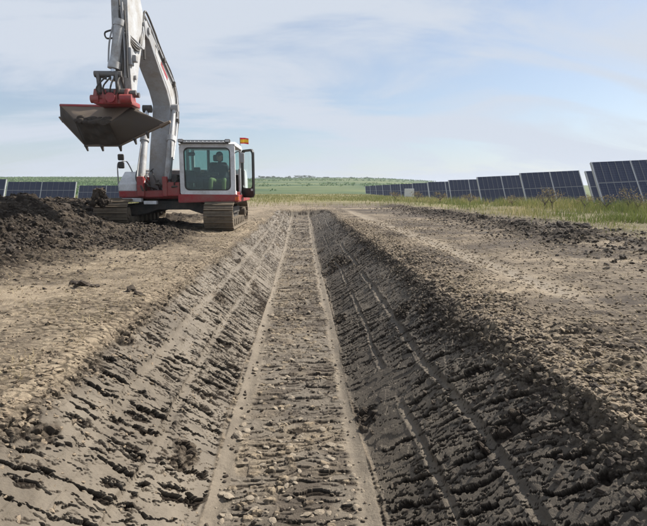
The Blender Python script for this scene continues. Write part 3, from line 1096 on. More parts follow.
def strip3(m, lp_o, lp_i, t=0.05):
    n = len(lp_o)
    nrm = Vector((0.78, 0.62, 0)) * t
    A = [m.b.verts.new(door_pt(u, z)) for u, z in lp_o]; B = [m.b.verts.new(door_pt(u, z)) for u, z in lp_i]
    A2 = [m.b.verts.new(v.co - nrm) for v in A]; B2 = [m.b.verts.new(v.co - nrm) for v in B]
    for i in range(n):
        j = (i + 1) % n
        for q in ((A[i], A[j], B[j], B[i]), (A2[i], B2[i], B2[j], A2[j]), (A[i], A2[i], A2[j], A[j]), (B[i], B[j], B2[j], B2[i])):
            m.b.faces.new(q)


m = MB()
DO = rrect(0.0, 0.82, 0.60, 2.12, 0.13); DI = rrect(0.06, 1.08, 0.54, 2.06, 0.10)
strip3(m, DO, DI)
door = m.build('cab_door', M['black'], ex)
m = MB()
vs = [m.b.verts.new(door_pt(u, z) - Vector((0.02, 0.016, 0))) for u, z in DI]
m.b.faces.new(vs)
m.build('window', glass('clear_door_glass', (0.74, 0.82, 0.81)), door)
m = MB(); m.box(door_pt(0.5, 1.0) + Vector((-0.05, -0.09, 0)), door_pt(0.5, 1.06) + Vector((0.05, -0.02, 0)), 0.01).build('handle', M['lens'], door)
# mirror on an arm beside the cab
m = MB().tube([(CX1, CY0 + 0.05, 1.95), (CX1 + 0.10, CY0 - 0.02, 1.98), (CX1 + 0.17, CY0, 1.92)], 0.012, 6)
m.build('mirror_arm', M['dark'], ex)
MB().box((CX1 + 0.11, CY0 - 0.03, 1.70), (CX1 + 0.24, CY0 + 0.03, 1.95), 0.025).build('mirror', M['grey'], ex)
# inside: seat, console, levers
m = MB()
m.box((-2.55, 13.55, 1.10), (-2.02, 14.1, 1.22), 0.04)
m.box((-2.52, 14.02, 1.2), (-2.05, 14.16, 1.78), 0.05)
m.box((-2.42, 14.02, 1.8), (-2.15, 14.12, 1.98), 0.04)
m.box((-2.45, 13.6, 0.92), (-2.1, 14.0, 1.1))
m.build('driver_seat', M['seat'], ex)
m = MB()
m.box((-2.74, 13.4, 0.95), (-2.58, 14.1, 1.34), 0.03).box((-1.99, 13.4, 0.95), (-1.86, 14.1, 1.34), 0.03)
m.cyl((-2.66, 13.45, 1.34), (-2.66, 13.42, 1.52), 0.018).cyl((-1.93, 13.45, 1.34), (-1.93, 13.42, 1.52), 0.018)
m.box((-2.96, 13.1, 1.2), (-2.72, 13.3, 1.52), 0.03)
m.box((-2.9, 13.05, 0.95), (-2.6, 13.35, 1.1), 0.03)
m.build('control_console', M['black'], ex)
# flag
m = MB().cyl((CX1 - 0.02, CY1 - 0.15, 2.15), (CX1 - 0.02, CY1 - 0.15, 2.46), 0.008, seg=8)
fp = m.build('flag_pole', M['dark'], ex)
m = MB()
nx_, nz_ = 10, 4
fx0 = CX1 - 0.015
vv = [[m.b.verts.new((fx0 + 0.23 * i / nx_, CY1 - 0.15 + 0.025 * math.sin(i * 0.9), 2.30 + 0.16 * j / nz_ - 0.02 * (i / nx_) ** 2)) for j in range(nz_ + 1)] for i in range(nx_ + 1)]
for i in range(nx_):
    for j in range(nz_):
        m.b.faces.new((vv[i][j], vv[i + 1][j], vv[i + 1][j + 1], vv[i][j + 1]))
m.build('flag', M['flag'], ex, True)

# boom ---------------------------------------------------------------
BX, BW = -3.77, 0.235


def ribbon(cl):
    """outline from a centreline of (y, z, half depth)"""
    a, b = [], []
    for i, (y, z, h) in enumerate(cl):
        y0_, z0_ = cl[max(i - 1, 0)][:2]; y1_, z1_ = cl[min(i + 1, len(cl) - 1)][:2]
        d = Vector((y1_ - y0_, z1_ - z0_)).normalized()
        a.append((y - d.y * h, z + d.x * h)); b.append((y + d.y * h, z - d.x * h))
    return a + b[::-1]


BCL = [(13.58, 0.98, 0.13), (13.66, 1.34, 0.19), (13.97, 2.07, 0.27), (14.36, 2.78, 0.34), (14.56, 3.25, 0.42), (14.42, 3.62, 0.42), (14.0, 3.90, 0.33), (13.45, 4.14, 0.26), (12.95, 4.40, 0.20), (12.52, 4.62, 0.14)]


def along(t, off):
    """point in the plane of the boom: t along its centreline, off in half depths towards the upper side"""
    q = t * (len(BCL) - 1)
    i = min(int(q), len(BCL) - 2)
    k = q - i
    y, z, h = [BCL[i][c] * (1 - k) + BCL[i + 1][c] * k for c in range(3)]
    d = Vector((BCL[i + 1][0] - BCL[i][0], BCL[i + 1][1] - BCL[i][1])).normalized()
    return y + d.y * h * off, z - d.x * h * off


m = MB()
m.prism(ribbon(BCL), BX - BW, BX + BW, 0.015)
boom = m.build('boom', M['grey'], ex)
m = MB()
pp = ribbon([(y, z, h * 0.62) for y, z, h in BCL[4:9]])
m.prism(pp, BX + BW - 0.004, BX + BW + 0.008)
m.build('side_plate', M['pale'], boom)
m = MB().prism(ribbon([(along(0.68, 0)[0], along(0.68, 0)[1], 0.05), (along(0.80, 0)[0], along(0.80, 0)[1], 0.045)]), BX + BW + 0.006, BX + BW + 0.012)
m.build('red_decal', M['red'], boom)
for k, dx_ in enumerate((-0.06, 0.03, 0.11, 0.19)):
    up = 1.12 + 0.12 * (k % 3)
    pts = [(BX + dx_ + 0.05,) + along(t_, up + e_) for t_, e_ in ((0.25, 0.0), (0.42, 0.05), (0.52, 0.1), (0.62, 0.05), (0.74, 0.12), (0.86, 0.4), (0.95, 0.9))]
    pts += [(BX + dx_, 12.42, 4.98 + 0.04 * k), (BX + dx_ - 0.02, 12.25, 4.90 - 0.03 * k), (BX + dx_, 12.2, 4.6), (BX + dx_ + 0.02, 12.1, 4.2 - 0.08 * k)]
    MB().tube(pts, 0.024 if k % 2 else 0.030, 7).build('hose', M['hose'] if k != 2 else M['grey'], boom, True)
m = MB()
m.tube([(BX + BW + 0.035,) + along(t_, 0.72) for t_ in (0.2, 0.35, 0.48, 0.56, 0.64, 0.76, 0.9)], 0.022, 6)
m.build('steel_pipe', M['white'], boom, True)
m = MB()
m.tube([(BX + BW + 0.035,) + along(t_, 0.5) for t_ in (0.42, 0.5, 0.56, 0.64, 0.76, 0.86)], 0.018, 6)
m.build('steel_pipe', M['dark'], boom, True)
for t_ in (0.40, 0.58, 0.78):
    y_, z_ = along(t_, 0.7)
    MB().box((BX + BW, y_ - 0.06, z_ - 0.06), (BX + BW + 0.08, y_ + 0.06, z_ + 0.06), 0.01).build('clamp', M['dark'], boom)
for i, (lo_, hi_) in enumerate(((at(141, 185, 13.02), at(147, 109, 13.95)), (at(167, 187, 13.12), at(174.0, 108, 14.25)))):
    side = 1 if i else -1
    dv = hi_ - lo_
    b_ = MB().cyl(lo_, lo_ + dv * 0.60, 0.09, seg=18).cyl(lo_ + dv * 0.56, lo_ + dv * 0.62, 0.115, seg=18).cyl(lo_ + dv * 0.02, lo_ + dv * 0.05, 0.105, seg=18).build('boom_cylinder', M['pale'], ex, True)
    MB().cyl(lo_ + dv * 0.60, hi_, 0.052, seg=14).build('rod', M['pale'] if side > 0 else M['chrome'], b_, True)
    MB().cyl(hi_ - Vector((0.10, 0, 0)), hi_ + Vector((0.12, 0, 0)), 0.10, seg=16).build('rod_eye', M['dark'] if side < 0 else M['grey'], b_, True)
    MB().tube([lo_ + Vector((side * 0.06, -0.1, 0.2)), lo_ + dv * 0.3 + Vector((side * 0.07, -0.1, 0)), lo_ + dv * 0.56 + Vector((side * 0.04, -0.1, 0))], 0.018, 6).build('pipe', M['grey'], b_, True)

# stick --------------------------------------------------------------
m = MB()
m.prism([(11.38, 2.98), (11.22, 3.05), (11.18, 3.6), (11.20, 4.4), (11.24, 5.0), (11.34, 5.9), (11.7, 6.0), (12.06, 5.4), (12.40, 4.85), (12.40, 4.58), (12.15, 4.36), (11.75, 3.6), (11.5, 3.03)], BX - 0.17, BX + 0.17, 0.012)
stick = m.build('stick', M['pale'], ex)
m = MB()
for s_ in (-1, 1):
    m.prism([(12.2, 4.80), (12.36, 4.88), (12.56, 4.78), (12.6, 4.62), (12.45, 4.50), (12.2, 4.54)], BX + s_ * 0.20 - 0.025, BX + s_ * 0.20 + 0.025, 0.008)
m.cyl((BX - 0.27, 12.44, 4.68), (BX + 0.27, 12.44, 4.68), 0.08, seg=16)
m.build('elbow_pin', M['grey'], stick, True)
lo_, hi_ = at(112.3, 81, 11.02), at(119.5, 20, 11.12)
dv = hi_ - lo_
b_ = MB().cyl(lo_ + dv * 0.24, hi_, 0.095, seg=18).cyl(lo_ + dv * 0.20, lo_ + dv * 0.31, 0.125, seg=18).cyl(lo_ + dv * .90, lo_ + dv * 1.0, 0.11, seg=18).build('bucket_cylinder', M['pale'], stick, True)
MB().cyl(lo_, lo_ + dv * 0.25, 0.055, seg=14).build('rod', M['chrome'], stick, True)
MB().box((hi_.x - 0.11, hi_.y - 0.05, hi_.z - 0.02), (BX + 0.02, 11.4, hi_.z + 0.20), 0.02).build('cylinder_bracket', M['grey'], stick)
MB().tube([lo_ + dv * 0.3 + Vector((-0.1, -0.06, 0)), lo_ + dv * 0.6 + Vector((-0.12, -0.08, 0)), lo_ + dv * 0.88 + Vector((-0.1, -0.06, 0))], 0.018, 6).build('pipe', M['grey'], stick, True)
for k in range(4):
    pts = [(BX + 0.06 + 0.04 * k, 12.2, 4.7), (BX + 0.20 + 0.02 * k, 11.9, 4.3 - 0.05 * k), (BX + 0.21, 11.6, 4.02 + 0.06 * k), (BX + 0.12, 11.17, 4.2 + 0.05 * k), (BX + 0.0 + 0.03 * k, 11.12, 4.55 + 0.1 * k)]
    MB().tube(pts, 0.022, 6).build('hose', M['hose'] if k < 2 else M['grey'], stick, True)
for k in range(3):
    MB().tube([(BX + 0.03 + 0.05 * k, 11.14, 4.9 - 0.1 * k), (BX + 0.05 + 0.05 * k, 11.11, 4.2), (BX + 0.06 + 0.04 * k, 11.10, 3.7), (BX + 0.02 + 0.06 * k, 11.1, 3.35)], 0.020, 6).build('hose', M['hose'] if k % 2 == 0 else M['grey'], stick, True)
MB().tube([lo_ + dv * 0.72, lo_ + dv * 0.70 + Vector((-0.19, -0.05, -0.02)), lo_ + dv * 0.76 + Vector((-0.24, -0.05, 0.02)), lo_ + dv * 0.82 + Vector((-0.12, -0.05, 0))], 0.018, 6).build('hose', M['hose'], stick, True)
m = MB().box((BX + 0.10, 11.15, 3.62), (BX + 0.22, 11.32, 3.98), 0.02).box((BX + 0.16, 11.2, 3.70), (BX + 0.30, 11.34, 3.84), 0.02)
m.build('valve_block', M['grey'], stick)
MB().cyl((BX + 0.17, 11.42, 3.42), (BX + 0.22, 11.42, 3.42), 0.05, seg=14).build('link_pin', M['grey'], stick, True)

# linkage, coupler, bucket -------------------------------------------
LX = BX - 0.23
m = MB()
for s_ in (-1, 1):
    x_ = LX + s_ * 0.19
    m.prism(ribbon([(11.02, 3.40, 0.075), (10.98, 3.26, 0.05), (11.04, 3.04, 0.07)]), x_ - 0.03, x_ + 0.03, 0.006)
    m.prism(ribbon([(11.02, 3.38, 0.06), (11.2, 3.40, 0.045), (11.4, 3.42, 0.055)]), x_ - 0.02, x_ + 0.02, 0.006)
    m.prism(ribbon([(11.04, 3.40, 0.05), (11.2, 3.2, 0.04), (11.3, 3.06, 0.06)]), x_ * 1.0 + s_ * 0.06 - 0.02, x_ + s_ * 0.06 + 0.02, 0.006)
m.cyl((LX - 0.28, 11.02, 3.40), (LX + 0.28, 11.02, 3.40), 0.065, seg=14)
m.cyl((LX - 0.27, 11.04, 3.06), (LX + 0.32, 11.04, 3.06), 0.055, seg=14)
m.cyl((LX - 0.10, 11.34, 3.04), (LX + 0.52, 11.34, 3.04), 0.055, seg=14)
m.build('bucket_link', M['link'], ex, True)
m = MB()
cX0, cX1 = LX - 0.33, LX + 0.44
m.box((cX0, 10.98, 2.80), (cX1, 11.62, 2.90), 0.02)
m.box((cX0 + 0.08, 11.0, 2.90), (cX1 - 0.10, 11.5, 2.98), 0.02)
for x_ in (cX0 + 0.02, cX0 + 0.20, cX1 - 0.34, cX1 - 0.12):
    m.prism([(10.96, 2.82), (10.94, 2.98), (11.0, 3.10), (11.10, 3.13), (11.36, 3.12), (11.46, 2.98), (11.5, 2.82)], x_, x_ + 0.08, 0.01)
m.cyl((cX0 - 0.05, 11.02, 2.90), (cX0 + 0.12, 11.02, 2.90), 0.085, seg=16)
m.cyl((cX1 - 0.20, 10.98, 2.90), (cX1 + 0.04, 10.98, 2.90), 0.095, seg=16)
m.cyl((LX + 0.05, 10.90, 2.92), (LX + 0.05, 11.1, 2.92), 0.10, seg=16)
cp = m.build('coupler', M['red'], ex, True)
m = MB()
for i in range(4):
    m.tube([(LX - 0.18 + 0.11 * i, 10.96, 2.98), (LX - 0.2 + 0.14 * i, 10.86, 3.08 + 0.03 * (i % 2)), (LX - 0.10 + 0.11 * i, 10.9, 3.24), (LX + 0.05 + .07 * i, 11.08, 3.45)], 0.017, 6)
m.build('hose', M['hose'], cp, True)
MB().cyl((cX1 - 0.02, 11.05, 3.04), (cX1 + 0.10, 11.05, 3.04), 0.05, seg=12).build('pin', M['link'], cp, True)

TL, TRp = at(60.5, 106, 11.85), at(131, 107.5, 11.45)
LL, RR = at(61, 119, 12.05), at(166.5, 123.5, 11.25)
I1, I2 = at(76, 121, 11.40), at(109, 123, 11.12)
BL, BRr = at(86, 145.5, 11.9), at(120, 145.5, 11.62)


def plate(name, quad, mat, parent, lumps=0.0, n=10, t=0.03):
    a, b, c, d = quad
    m = MB()
    g = []
    nrm = (b - a).cross(d - a).normalized()
    for i in range(n + 1):
        row = []
        for j in range(n + 1):
            u, v = i / n, j / n
            p = (a * (1 - u) + b * u) * (1 - v) + (d * (1 - u) + c * u) * v
            if lumps and 0 < i < n and 0 < j < n:
                p = p + nrm * lumps * mnoise.noise(p * 7) * 1.0
            row.append(m.b.verts.new(p))
        g.append(row)
    for i in range(n):
        for j in range(n):
            m.b.faces.new((g[i][j], g[i + 1][j], g[i + 1][j + 1], g[i][j + 1]))
    return m.build(name, mat, parent, True, t)


bk = plate('bucket', (TL, TRp, I2, I1), M['rust'], ex, 0.012)
plate('bottom_plate', (I1, I2, BRr, BL), M['caked'], bk, 0.05, 14)
plate('side_plate', (I2, TRp, RR, BRr), M['steel'], bk, 0.012)
plate('side_plate', (TL, I1, BL, LL), M['steel'], bk, 0.010)
# soil stuck on the upper plate, uneven lower edge
m = MB()
for i in range(26):
    u = (i + 0.5) / 26
    p = I1.lerp(I2, u) + (TL.lerp(TRp, u) - I1.lerp(I2, u)) * random.uniform(-0.05, 0.22)
    s_ = random.uniform(0.03, 0.075)
    bmesh.ops.create_icosphere(m.b, subdivisions=2, radius=s_, matrix=Matrix.Translation(p + Vector((0, -0.01, 0))) @ Matrix.Diagonal((1.3, 0.5, 0.9, 1)))
for v in m.b.verts:
    v.co += Vector((1, 1, 1)) * 0.02 * mnoise.noise(v.co * 18)
so = m.build('stuck_soil', M['caked'], bk, True)
# red top rim and lip
m = MB()
m.cyl(TL + Vector((0, 0, 0.01)), TRp + Vector((0, 0, 0.01)), 0.035, seg=10)
m.build('top_rim', M['red'], bk, True)
m = MB()
for a_, b2_ in ((LL, BL), (BL, BRr), (BRr, RR)):
    m.cyl(a_, b2_, 0.028, seg=8)
m.build('cutting_edge', M['rust'], bk, True)


def tooth(p, d):
    m = MB()
    m.cyl(p, p + d * 0.13, 0.045, 0.02, seg=6)
    m.box(p - Vector((0.035, 0.03, 0.03)), p + Vector((0.035, 0.03, 0.03)), 0.008)
    m.build('bucket_tooth', M['dark'], bk)


dd = Vector((0.05, 0.25, -1)).normalized()
for p in (BL, BL.lerp(BRr, 0.47), BRr, BRr.lerp(RR, 0.32), BRr.lerp(RR, 0.60)):
    tooth(p, dd + Vector((random.uniform(-.15, .15), 0, 0)))
MB().cyl(RR.lerp(BRr, 0.12), RR + (RR - BRr).normalized() * 0.10, 0.05, 0.03, seg=6).build('bucket_tooth', M['rust'], bk)
MB().cyl(LL.lerp(BL, 0.1), LL + (LL - BL).normalized() * 0.06, 0.04, 0.02, seg=6).build('bucket_tooth', M['rust'], bk)
# rear half of the shell so that the scoop is closed from the side
TB1, TB2 = TL + Vector((0.12, 0.45, 0.02)), TRp + Vector((0.05, 0.45, 0.02))
plate('top_plate', (TL, TRp, TB2, TB1), M['rust'], bk, 0.0, 4)

# ------------------------------------------------------------------ operator
OP = Vector((-2.19, 13.78, 1.20))
op = thing('person', 'person in dark jacket and cap with yellow hi-vis trousers seated in the excavator cab', 'person', OP)


def skin_body(name, joints, bones, mat, parent, sub=2):
    me = bpy.data.meshes.new(name)
    me.from_pydata([j[0] for j in joints], bones, [])
    o = bpy.data.objects.new(name, me)
    C.objects.link(o)
    o.parent = parent
    md = o.modifiers.new('skin', 'SKIN')
    for i, j in enumerate(joints):
        sv = me.skin_vertices[0].data[i]
        sv.radius = (j[1], j[2] if len(j) > 2 else j[1])
        sv.use_root = (i == 0)
    sd_ = o.modifiers.new('sub', 'SUBSURF'); sd_.levels = sd_.render_levels = sub
    me.materials.append(mat)
    md.use_smooth_shade = True
    return o


bj = [((0, 0, 0.03), 0.15, 0.12), ((0, 0.02, 0.20), 0.145, 0.11), ((0, 0.0, 0.38), 0.165, 0.115), ((0, -0.02, 0.48), 0.10, 0.085), ((0, -0.03, 0.54), 0.055), ((0, -0.04, 0.60), 0.055),
      ((-0.19, -0.03, 0.44), 0.065), ((-0.27, -0.16, 0.24), 0.052), ((-0.33, -0.38, 0.30), 0.04), ((-0.36, -0.44, 0.31), 0.034),
      ((0.19, -0.03, 0.44), 0.065), ((0.27, -0.16, 0.24), 0.052), ((0.30, -0.38, 0.30), 0.04), ((0.32, -0.44, 0.31), 0.034)]
bb = [(0, 1), (1, 2), (2, 3), (3, 4), (4, 5), (2, 6), (6, 7), (7, 8), (8, 9), (2, 10), (10, 11), (11, 12), (12, 13)]
skin_body('jacket', bj, bb, M['jacket'], op)
lj = [((0, -0.02, 0.02), 0.15, 0.12), ((-0.11, -0.12, 0.03), 0.092), ((-0.17, -0.50, 0.10), 0.068), ((-0.17, -0.56, -0.16), 0.055), ((-0.17, -0.56, -0.22), 0.05),
      ((0.11, -0.12, 0.03), 0.092), ((0.17, -0.50, 0.10), 0.068), ((0.17, -0.56, -0.16), 0.055), ((0.17, -0.56, -0.22), 0.05)]
skin_body('trousers', lj, [(0, 1), (1, 2), (2, 3), (3, 4), (0, 5), (5, 6), (6, 7), (7, 8)], M['hivis'], op)
m = MB()
for s_ in (-1, 1):
    c_ = OP + Vector((s_ * 0.17, -0.60, -0.225))
    m.box(c_ + Vector((-0.045, -0.13, -0.03)), c_ + Vector((0.045, 0.10, 0.05)), 0.02)
m.build('boots', M['black'], op, True)
# head
m = MB()
bmesh.ops.create_icosphere(m.b, subdivisions=4, radius=1.0)
HC = OP + Vector((0, -0.06, 0.70))
for v in m.b.verts:
    x, y, z = v.co
    w = 0.078 * (1 - 0.20 * max(0, -z)) ; dpt = 0.098; hgt = 0.122
    q = Vector((x * w, y * dpt, z * hgt))
    if y < 0:
        q.y += -0.022 * math.exp(-((x / 0.20) ** 2 + ((z + 0.12) / 0.20) ** 2)) * 1.1      # nose
        q.y += 0.012 * (math.exp(-(((x - 0.38) / 0.17) ** 2 + ((z - 0.08) / 0.13) ** 2)) + math.exp(-(((x + 0.38) / 0.17) ** 2 + ((z - 0.08) / 0.13) ** 2)))
        q.y += 0.006 * math.exp(-((x / 0.3) ** 2 + ((z + 0.5) / 0.06) ** 2)) - 0.006 * math.exp(-((x / 0.25) ** 2 + ((z + 0.42) / 0.06) ** 2))
        q.y += -0.008 * math.exp(-((x / 0.3) ** 2 + ((z + 0.85) / 0.15) ** 2))
    q = Matrix.Rotation(R(-22), 3, 'Z') @ q
    v.co = q + HC
for s_ in (-1, 1):
    e_ = HC + Matrix.Rotation(R(-22), 3, 'Z') @ Vector((s_ * 0.08, 0.005, -0.005))
    bmesh.ops.create_icosphere(m.b, subdivisions=2, radius=0.03, matrix=Matrix.Translation(e_) @ Matrix.Diagonal((0.4, 0.7, 1.1, 1)))
head = m.build('head', M['skin'], op, True)
m = MB()
for s_ in (-1, 1):
    e_ = HC + Matrix.Rotation(R(-22), 3, 'Z') @ Vector((s_ * 0.03, -0.083, 0.008))
    bmesh.ops.create_icosphere(m.b, subdivisions=2, radius=0.011, matrix=Matrix.Translation(e_))
m.build('eyes', M['black'], head, True)
m = MB()
bmesh.ops.create_icosphere(m.b, subdivisions=3, radius=1.0, matrix=Matrix.Translation(HC + Vector((0, 0.005, 0.045))) @ Matrix.Diagonal((0.092, 0.112, 0.095, 1)))
bmesh.ops.delete(m.b, geom=[v for v in m.b.verts if v.co.z < HC.z + 0.035], context='VERTS')
rz_ = Matrix.Rotation(R(-22), 3, 'Z')
ring = []
for k in range(9):
    a_ = R(200 + 140 * k / 8)
    ring.append((HC + rz_ @ Vector((0.088 * math.cos(a_), 0.10 * math.sin(a_), 0.048)), HC + rz_ @ Vector((0.082 * math.cos(a_), 0.185 * math.sin(a_), 0.030))))
va = [(m.b.verts.new(a_), m.b.verts.new(b2_)) for a_, b2_ in ring]
for (a_, b2_), (c_, d_) in zip(va, va[1:]):
    m.b.faces.new((a_, c_, d_, b2_))
m.build('cap', M['cap'], op, True, 0.006)
# hands on the levers
for s_, (hx_, hy_, hz_) in ((-1, (-0.375, -0.47, 0.315)), (1, (0.335, -0.47, 0.315))):
    J = [((hx_, hy_ + 0.03, hz_), 0.026), ((hx_, hy_ - 0.04, hz_ + 0.01), 0.034, 0.018)]
    Bn = [(0, 1)]
    for f in range(4):
        i0 = len(J)
        ox = (f - 1.5) * 0.018
        J += [((hx_ + ox, hy_ - 0.075, hz_ + 0.012), 0.0095), ((hx_ + ox, hy_ - 0.105, hz_ - 0.012), 0.009), ((hx_ + ox * 0.9, hy_ - 0.09, hz_ - 0.04 - 0.004 * (f % 2)), 0.008)]
        Bn += [(1, i0), (i0, i0 + 1), (i0 + 1, i0 + 2)]
    i0 = len(J)
    J += [((hx_ - s_ * 0.04, hy_ - 0.03, hz_ - 0.012), 0.011), ((hx_ - s_ * 0.035, hy_ - 0.07, hz_ - 0.03), 0.0095)]
    Bn += [(0, i0), (i0, i0 + 1)]
    skin_body('hand', J, Bn, M['skin'], op, 1)


# ------------------------------------------------------------------ solar tables
MOD_MESH = {}


def module_mesh(w, h):
    key = (round(w, 3), round(h, 3))
    if key in MOD_MESH:
        return MOD_MESH[key]
    me = bpy.data.meshes.new('solar_module')
    fr, t = 0.012, 0.035
    v, f, mi = [], [], []

    def q(pts, k):
        i = len(v); v.extend(pts); f.append((i, i + 1, i + 2, i + 3)); mi.append(k)
    a, b = w / 2, h / 2
    O = [(-a, -b), (a, -b), (a, b), (-a, b)]
    I = [(-a + fr, -b + fr), (a - fr, -b + fr), (a - fr, b - fr), (-a + fr, b - fr)]
    for i in range(4):
        j = (i + 1) % 4
        q([O[i] + (0,), O[j] + (0,), I[j] + (0,), I[i] + (0,)], 1)
        q([O[i] + (-t,), O[j] + (-t,), O[j] + (0,), O[i] + (0,)], 1)
        q([I[i] + (0,), I[j] + (0,), I[j] + (-0.004,), I[i] + (-0.004,)], 1)
    q([p + (-0.004,) for p in I], 0)
    q([p + (-t,) for p in O[::-1]], 1)
    me.from_pydata(v, [], f)
    me.materials.append(M['pv']); me.materials.append(M['modframe'])
    me.polygons.foreach_set('material_index', mi)
    me.update()
    MOD_MESH[key] = me
    return me


def solar_table(x0, yb, zb, unit_w, slope, tilt, units, roll, label, group, cols=5, right_to_left=False):
    """lower left corner at x0, yb, zb; faces the camera side, leaning back"""
    root = thing('solar_table', label, 'solar panel', (x0, yb, zb), group)
    U = Vector((math.cos(roll), 0, math.sin(roll)))
    V0 = Vector((0, math.cos(tilt), math.sin(tilt)))
    V = (V0 - U * V0.dot(U)).normalized()
    N = U.cross(V)
    Rm = Matrix((U, V, N)).transposed()
    gap_u, gap_v = 0.09, 0.05
    mw = (unit_w - gap_u) / cols
    mh = (slope - gap_v) / 2
    me = module_mesh(mw - 0.014, mh)
    for u in range(units):
        for c in range(cols):
            for r_ in range(2):
                o = bpy.data.objects.new('solar_module', me)
                C.objects.link(o)
                o.parent = root
                o.location = U * (gap_u + u * unit_w + (c + 0.5) * mw) + V * ((mh / 2) if r_ == 0 else (mh * 1.5 + gap_v))
                o.rotation_euler = Rm.to_euler()
    L_ = units * unit_w + gap_u

    def rail(name, u0, v0, u1, v1, n0, n1, mat):
        m = MB()
        c8 = [U * a_ + V * b_ + N * c_ for a_ in (u0, u1) for b_ in (v0, v1) for c_ in (n0, n1)]
        m.faces([root.location + p for p in c8], [(0, 1, 3, 2), (4, 6, 7, 5), (0, 4, 5, 1), (2, 3, 7, 6), (0, 2, 6, 4), (1, 5, 7, 3)])
        return m.build(name, mat, root)
    for u in range(units + 1):
        rail('rafter', u * unit_w + 0.02, -0.02, u * unit_w + 0.07, slope + 0.02, -0.14, -0.002, M['alu'])
    for v in (0.0, mh + 0.002, slope - 0.05):
        rail('purlin', 0.09, v + 0.002, L_ - 0.02, v + 0.048, -0.10, -0.037, M['alu'])
    for u in ([0.35 * unit_w + k * unit_w for k in range(units)]):
        top = root.location + U * u + V * (slope * 0.62) - N * 0.14
        m = MB().box((top.x - 0.05, top.y - 0.05, min(-0.9, gz(top.x, top.y) - 0.4)), (top.x + 0.05, top.y + 0.05, top.z), 0.008)
        m.build('post', M['galv'], root)
        lo_ = root.location + U * u + V * (slope * 0.2) - N * 0.14
        MB().cyl((top.x, top.y, top.z - 0.9), lo_, 0.025, seg=8).build('brace', M['galv'], root)
    return root


GR_R = 'solar tables in rows on the right of the trench'
ordn = ['nearest', 'second', 'third', 'fourth', 'fifth', 'sixth', 'seventh', 'eighth', 'ninth', 'tenth', 'eleventh', 'twelfth']
zb_r = [0.26, -0.02, -0.06, -0.14, -0.2, -0.22, -0.2, -0.15, -0.12, -0.1, -0.1, -0.1]
for k in range(12):
    yb = 26.6 + 9.25 * k
    rl = R(2.6 if k < 3 else 1.6)
    lab = ('largest dark blue solar table at the right edge above the tall grass' if k == 0 else
           f'dark blue solar table at the open end of the {ordn[k]} row from the right edge')
    solar_table(16.33, yb, zb_r[k], 2.24, 2.70, R(60), 2, rl, lab, GR_R)
    if k < 8:
        lab = ('outer dark blue solar table beyond the largest one, at the right edge' if k == 0 else
               f'dark blue solar table half hidden behind the nearer row, second in the {ordn[k]} row')
        solar_table(16.33 + 4.48 + 0.5, yb, zb_r[k] + 0.15, 2.24, 2.70, R(60), 2, rl, lab, GR_R)
GR_L = 'solar tables behind the soil heap on the left'
solar_table(-38.2, 51.5, 0.12, 4.2, 2.25, R(66), 2, 0, 'solar table cut by the left edge of the photo above the soil heap', GR_L, 6)
solar_table(-36.9, 64.3, 0.02, 4.2, 2.32, R(66), 2, 0, 'wide solar table of two bays standing behind the middle of the soil heap', GR_L, 6)
solar_table(-34.9, 80.0, -0.25, 4.2, 2.3, R(66), 2, 0, 'far low solar table between the soil heap and the excavator track', GR_L, 6)
solar_table(-26.0, 80.0, -0.25, 4.2, 2.3, R(66), 1, 0, 'far solar table mostly hidden behind the excavator', GR_L, 6)

# white cabinet by the far tables
p = at(409.5, 200, 62.0)
cb = thing('electrical_cabinet', 'small white electrical cabinet standing in the grass before the far solar tables', 'cabinet', (p.x, 62.0, gz(p.x, 62.0)))
z0 = gz(p.x, 62)
MB().box((p.x - 0.55, 62, z0 + 0.35), (p.x + 0.55, 62.5, z0 + 1.35), 0.02).build('body', M['cabinet'], cb)
MB().box((p.x - 0.50, 61.98, z0 + 0.4), (p.x - 0.01, 62.0, z0 + 1.3), 0.004).build('door', M['cabinet'], cb)
MB().box((p.x + 0.01, 61.98, z0 + 0.4), (p.x + 0.50, 62.0, z0 + 1.3), 0.004).build('door', M['cabinet'], cb)
for s_ in (-1, 1):
    MB().box((p.x + s_ * 0.45 - 0.04, 62.1, z0 - 0.2), (p.x + s_ * 0.45 + 0.04, 62.4, z0 + 0.36)).build('leg', M['galv'], cb)


# ------------------------------------------------------------------ lumps: clods, stones
def lump_mesh(name, seed, sub, rough, flat, mat):
    b = bmesh.new()
    bmesh.ops.create_icosphere(b, subdivisions=sub, radius=1.0)
    off = Vector((seed * 3.7, seed * 1.3, seed * 2.1))
    for v in b.verts:
        n_ = v.co.normalized()
        k = 1 + rough * mnoise.noise(n_ * 1.3 + off) + rough * 0.6 * mnoise.noise(n_ * 3.1 + off)
        # chop with a few planes for broken faces
        q = n_ * k
        for i in range(5):
            d = Vector((math.sin(seed * 5 + i * 2.3), math.cos(seed * 3 + i * 1.7), math.sin(seed + i * 4.1))).normalized()
            e = q.dot(d) - 0.72
            if e > 0:
                q -= d * e * 0.85
        v.co = Vector((q.x, q.y, q.z * flat))
    me = bpy.data.meshes.new(name)
    b.to_mesh(me); b.free()
    me.materials.append(mat)
    return me


def scatter_parts(name, meshes, spots, parent):
    pos = gzs([s[0] for s in spots], [s[1] for s in spots])
    for (x, y, s, sink), P in zip(spots, pos):
        o = bpy.data.objects.new(name, random.choice(meshes))
        C.objects.link(o)
        o.parent = parent
        o.location = (P[0], P[1], P[2] + s * sink)
        o.rotation_euler = (random.uniform(-.35, .35), random.uniform(-.35, .35), random.uniform(0, 6.28))
        o.scale = (s * random.uniform(.8, 1.3), s * random.uniform(.7, 1.1), s * random.uniform(.7, 1.1))


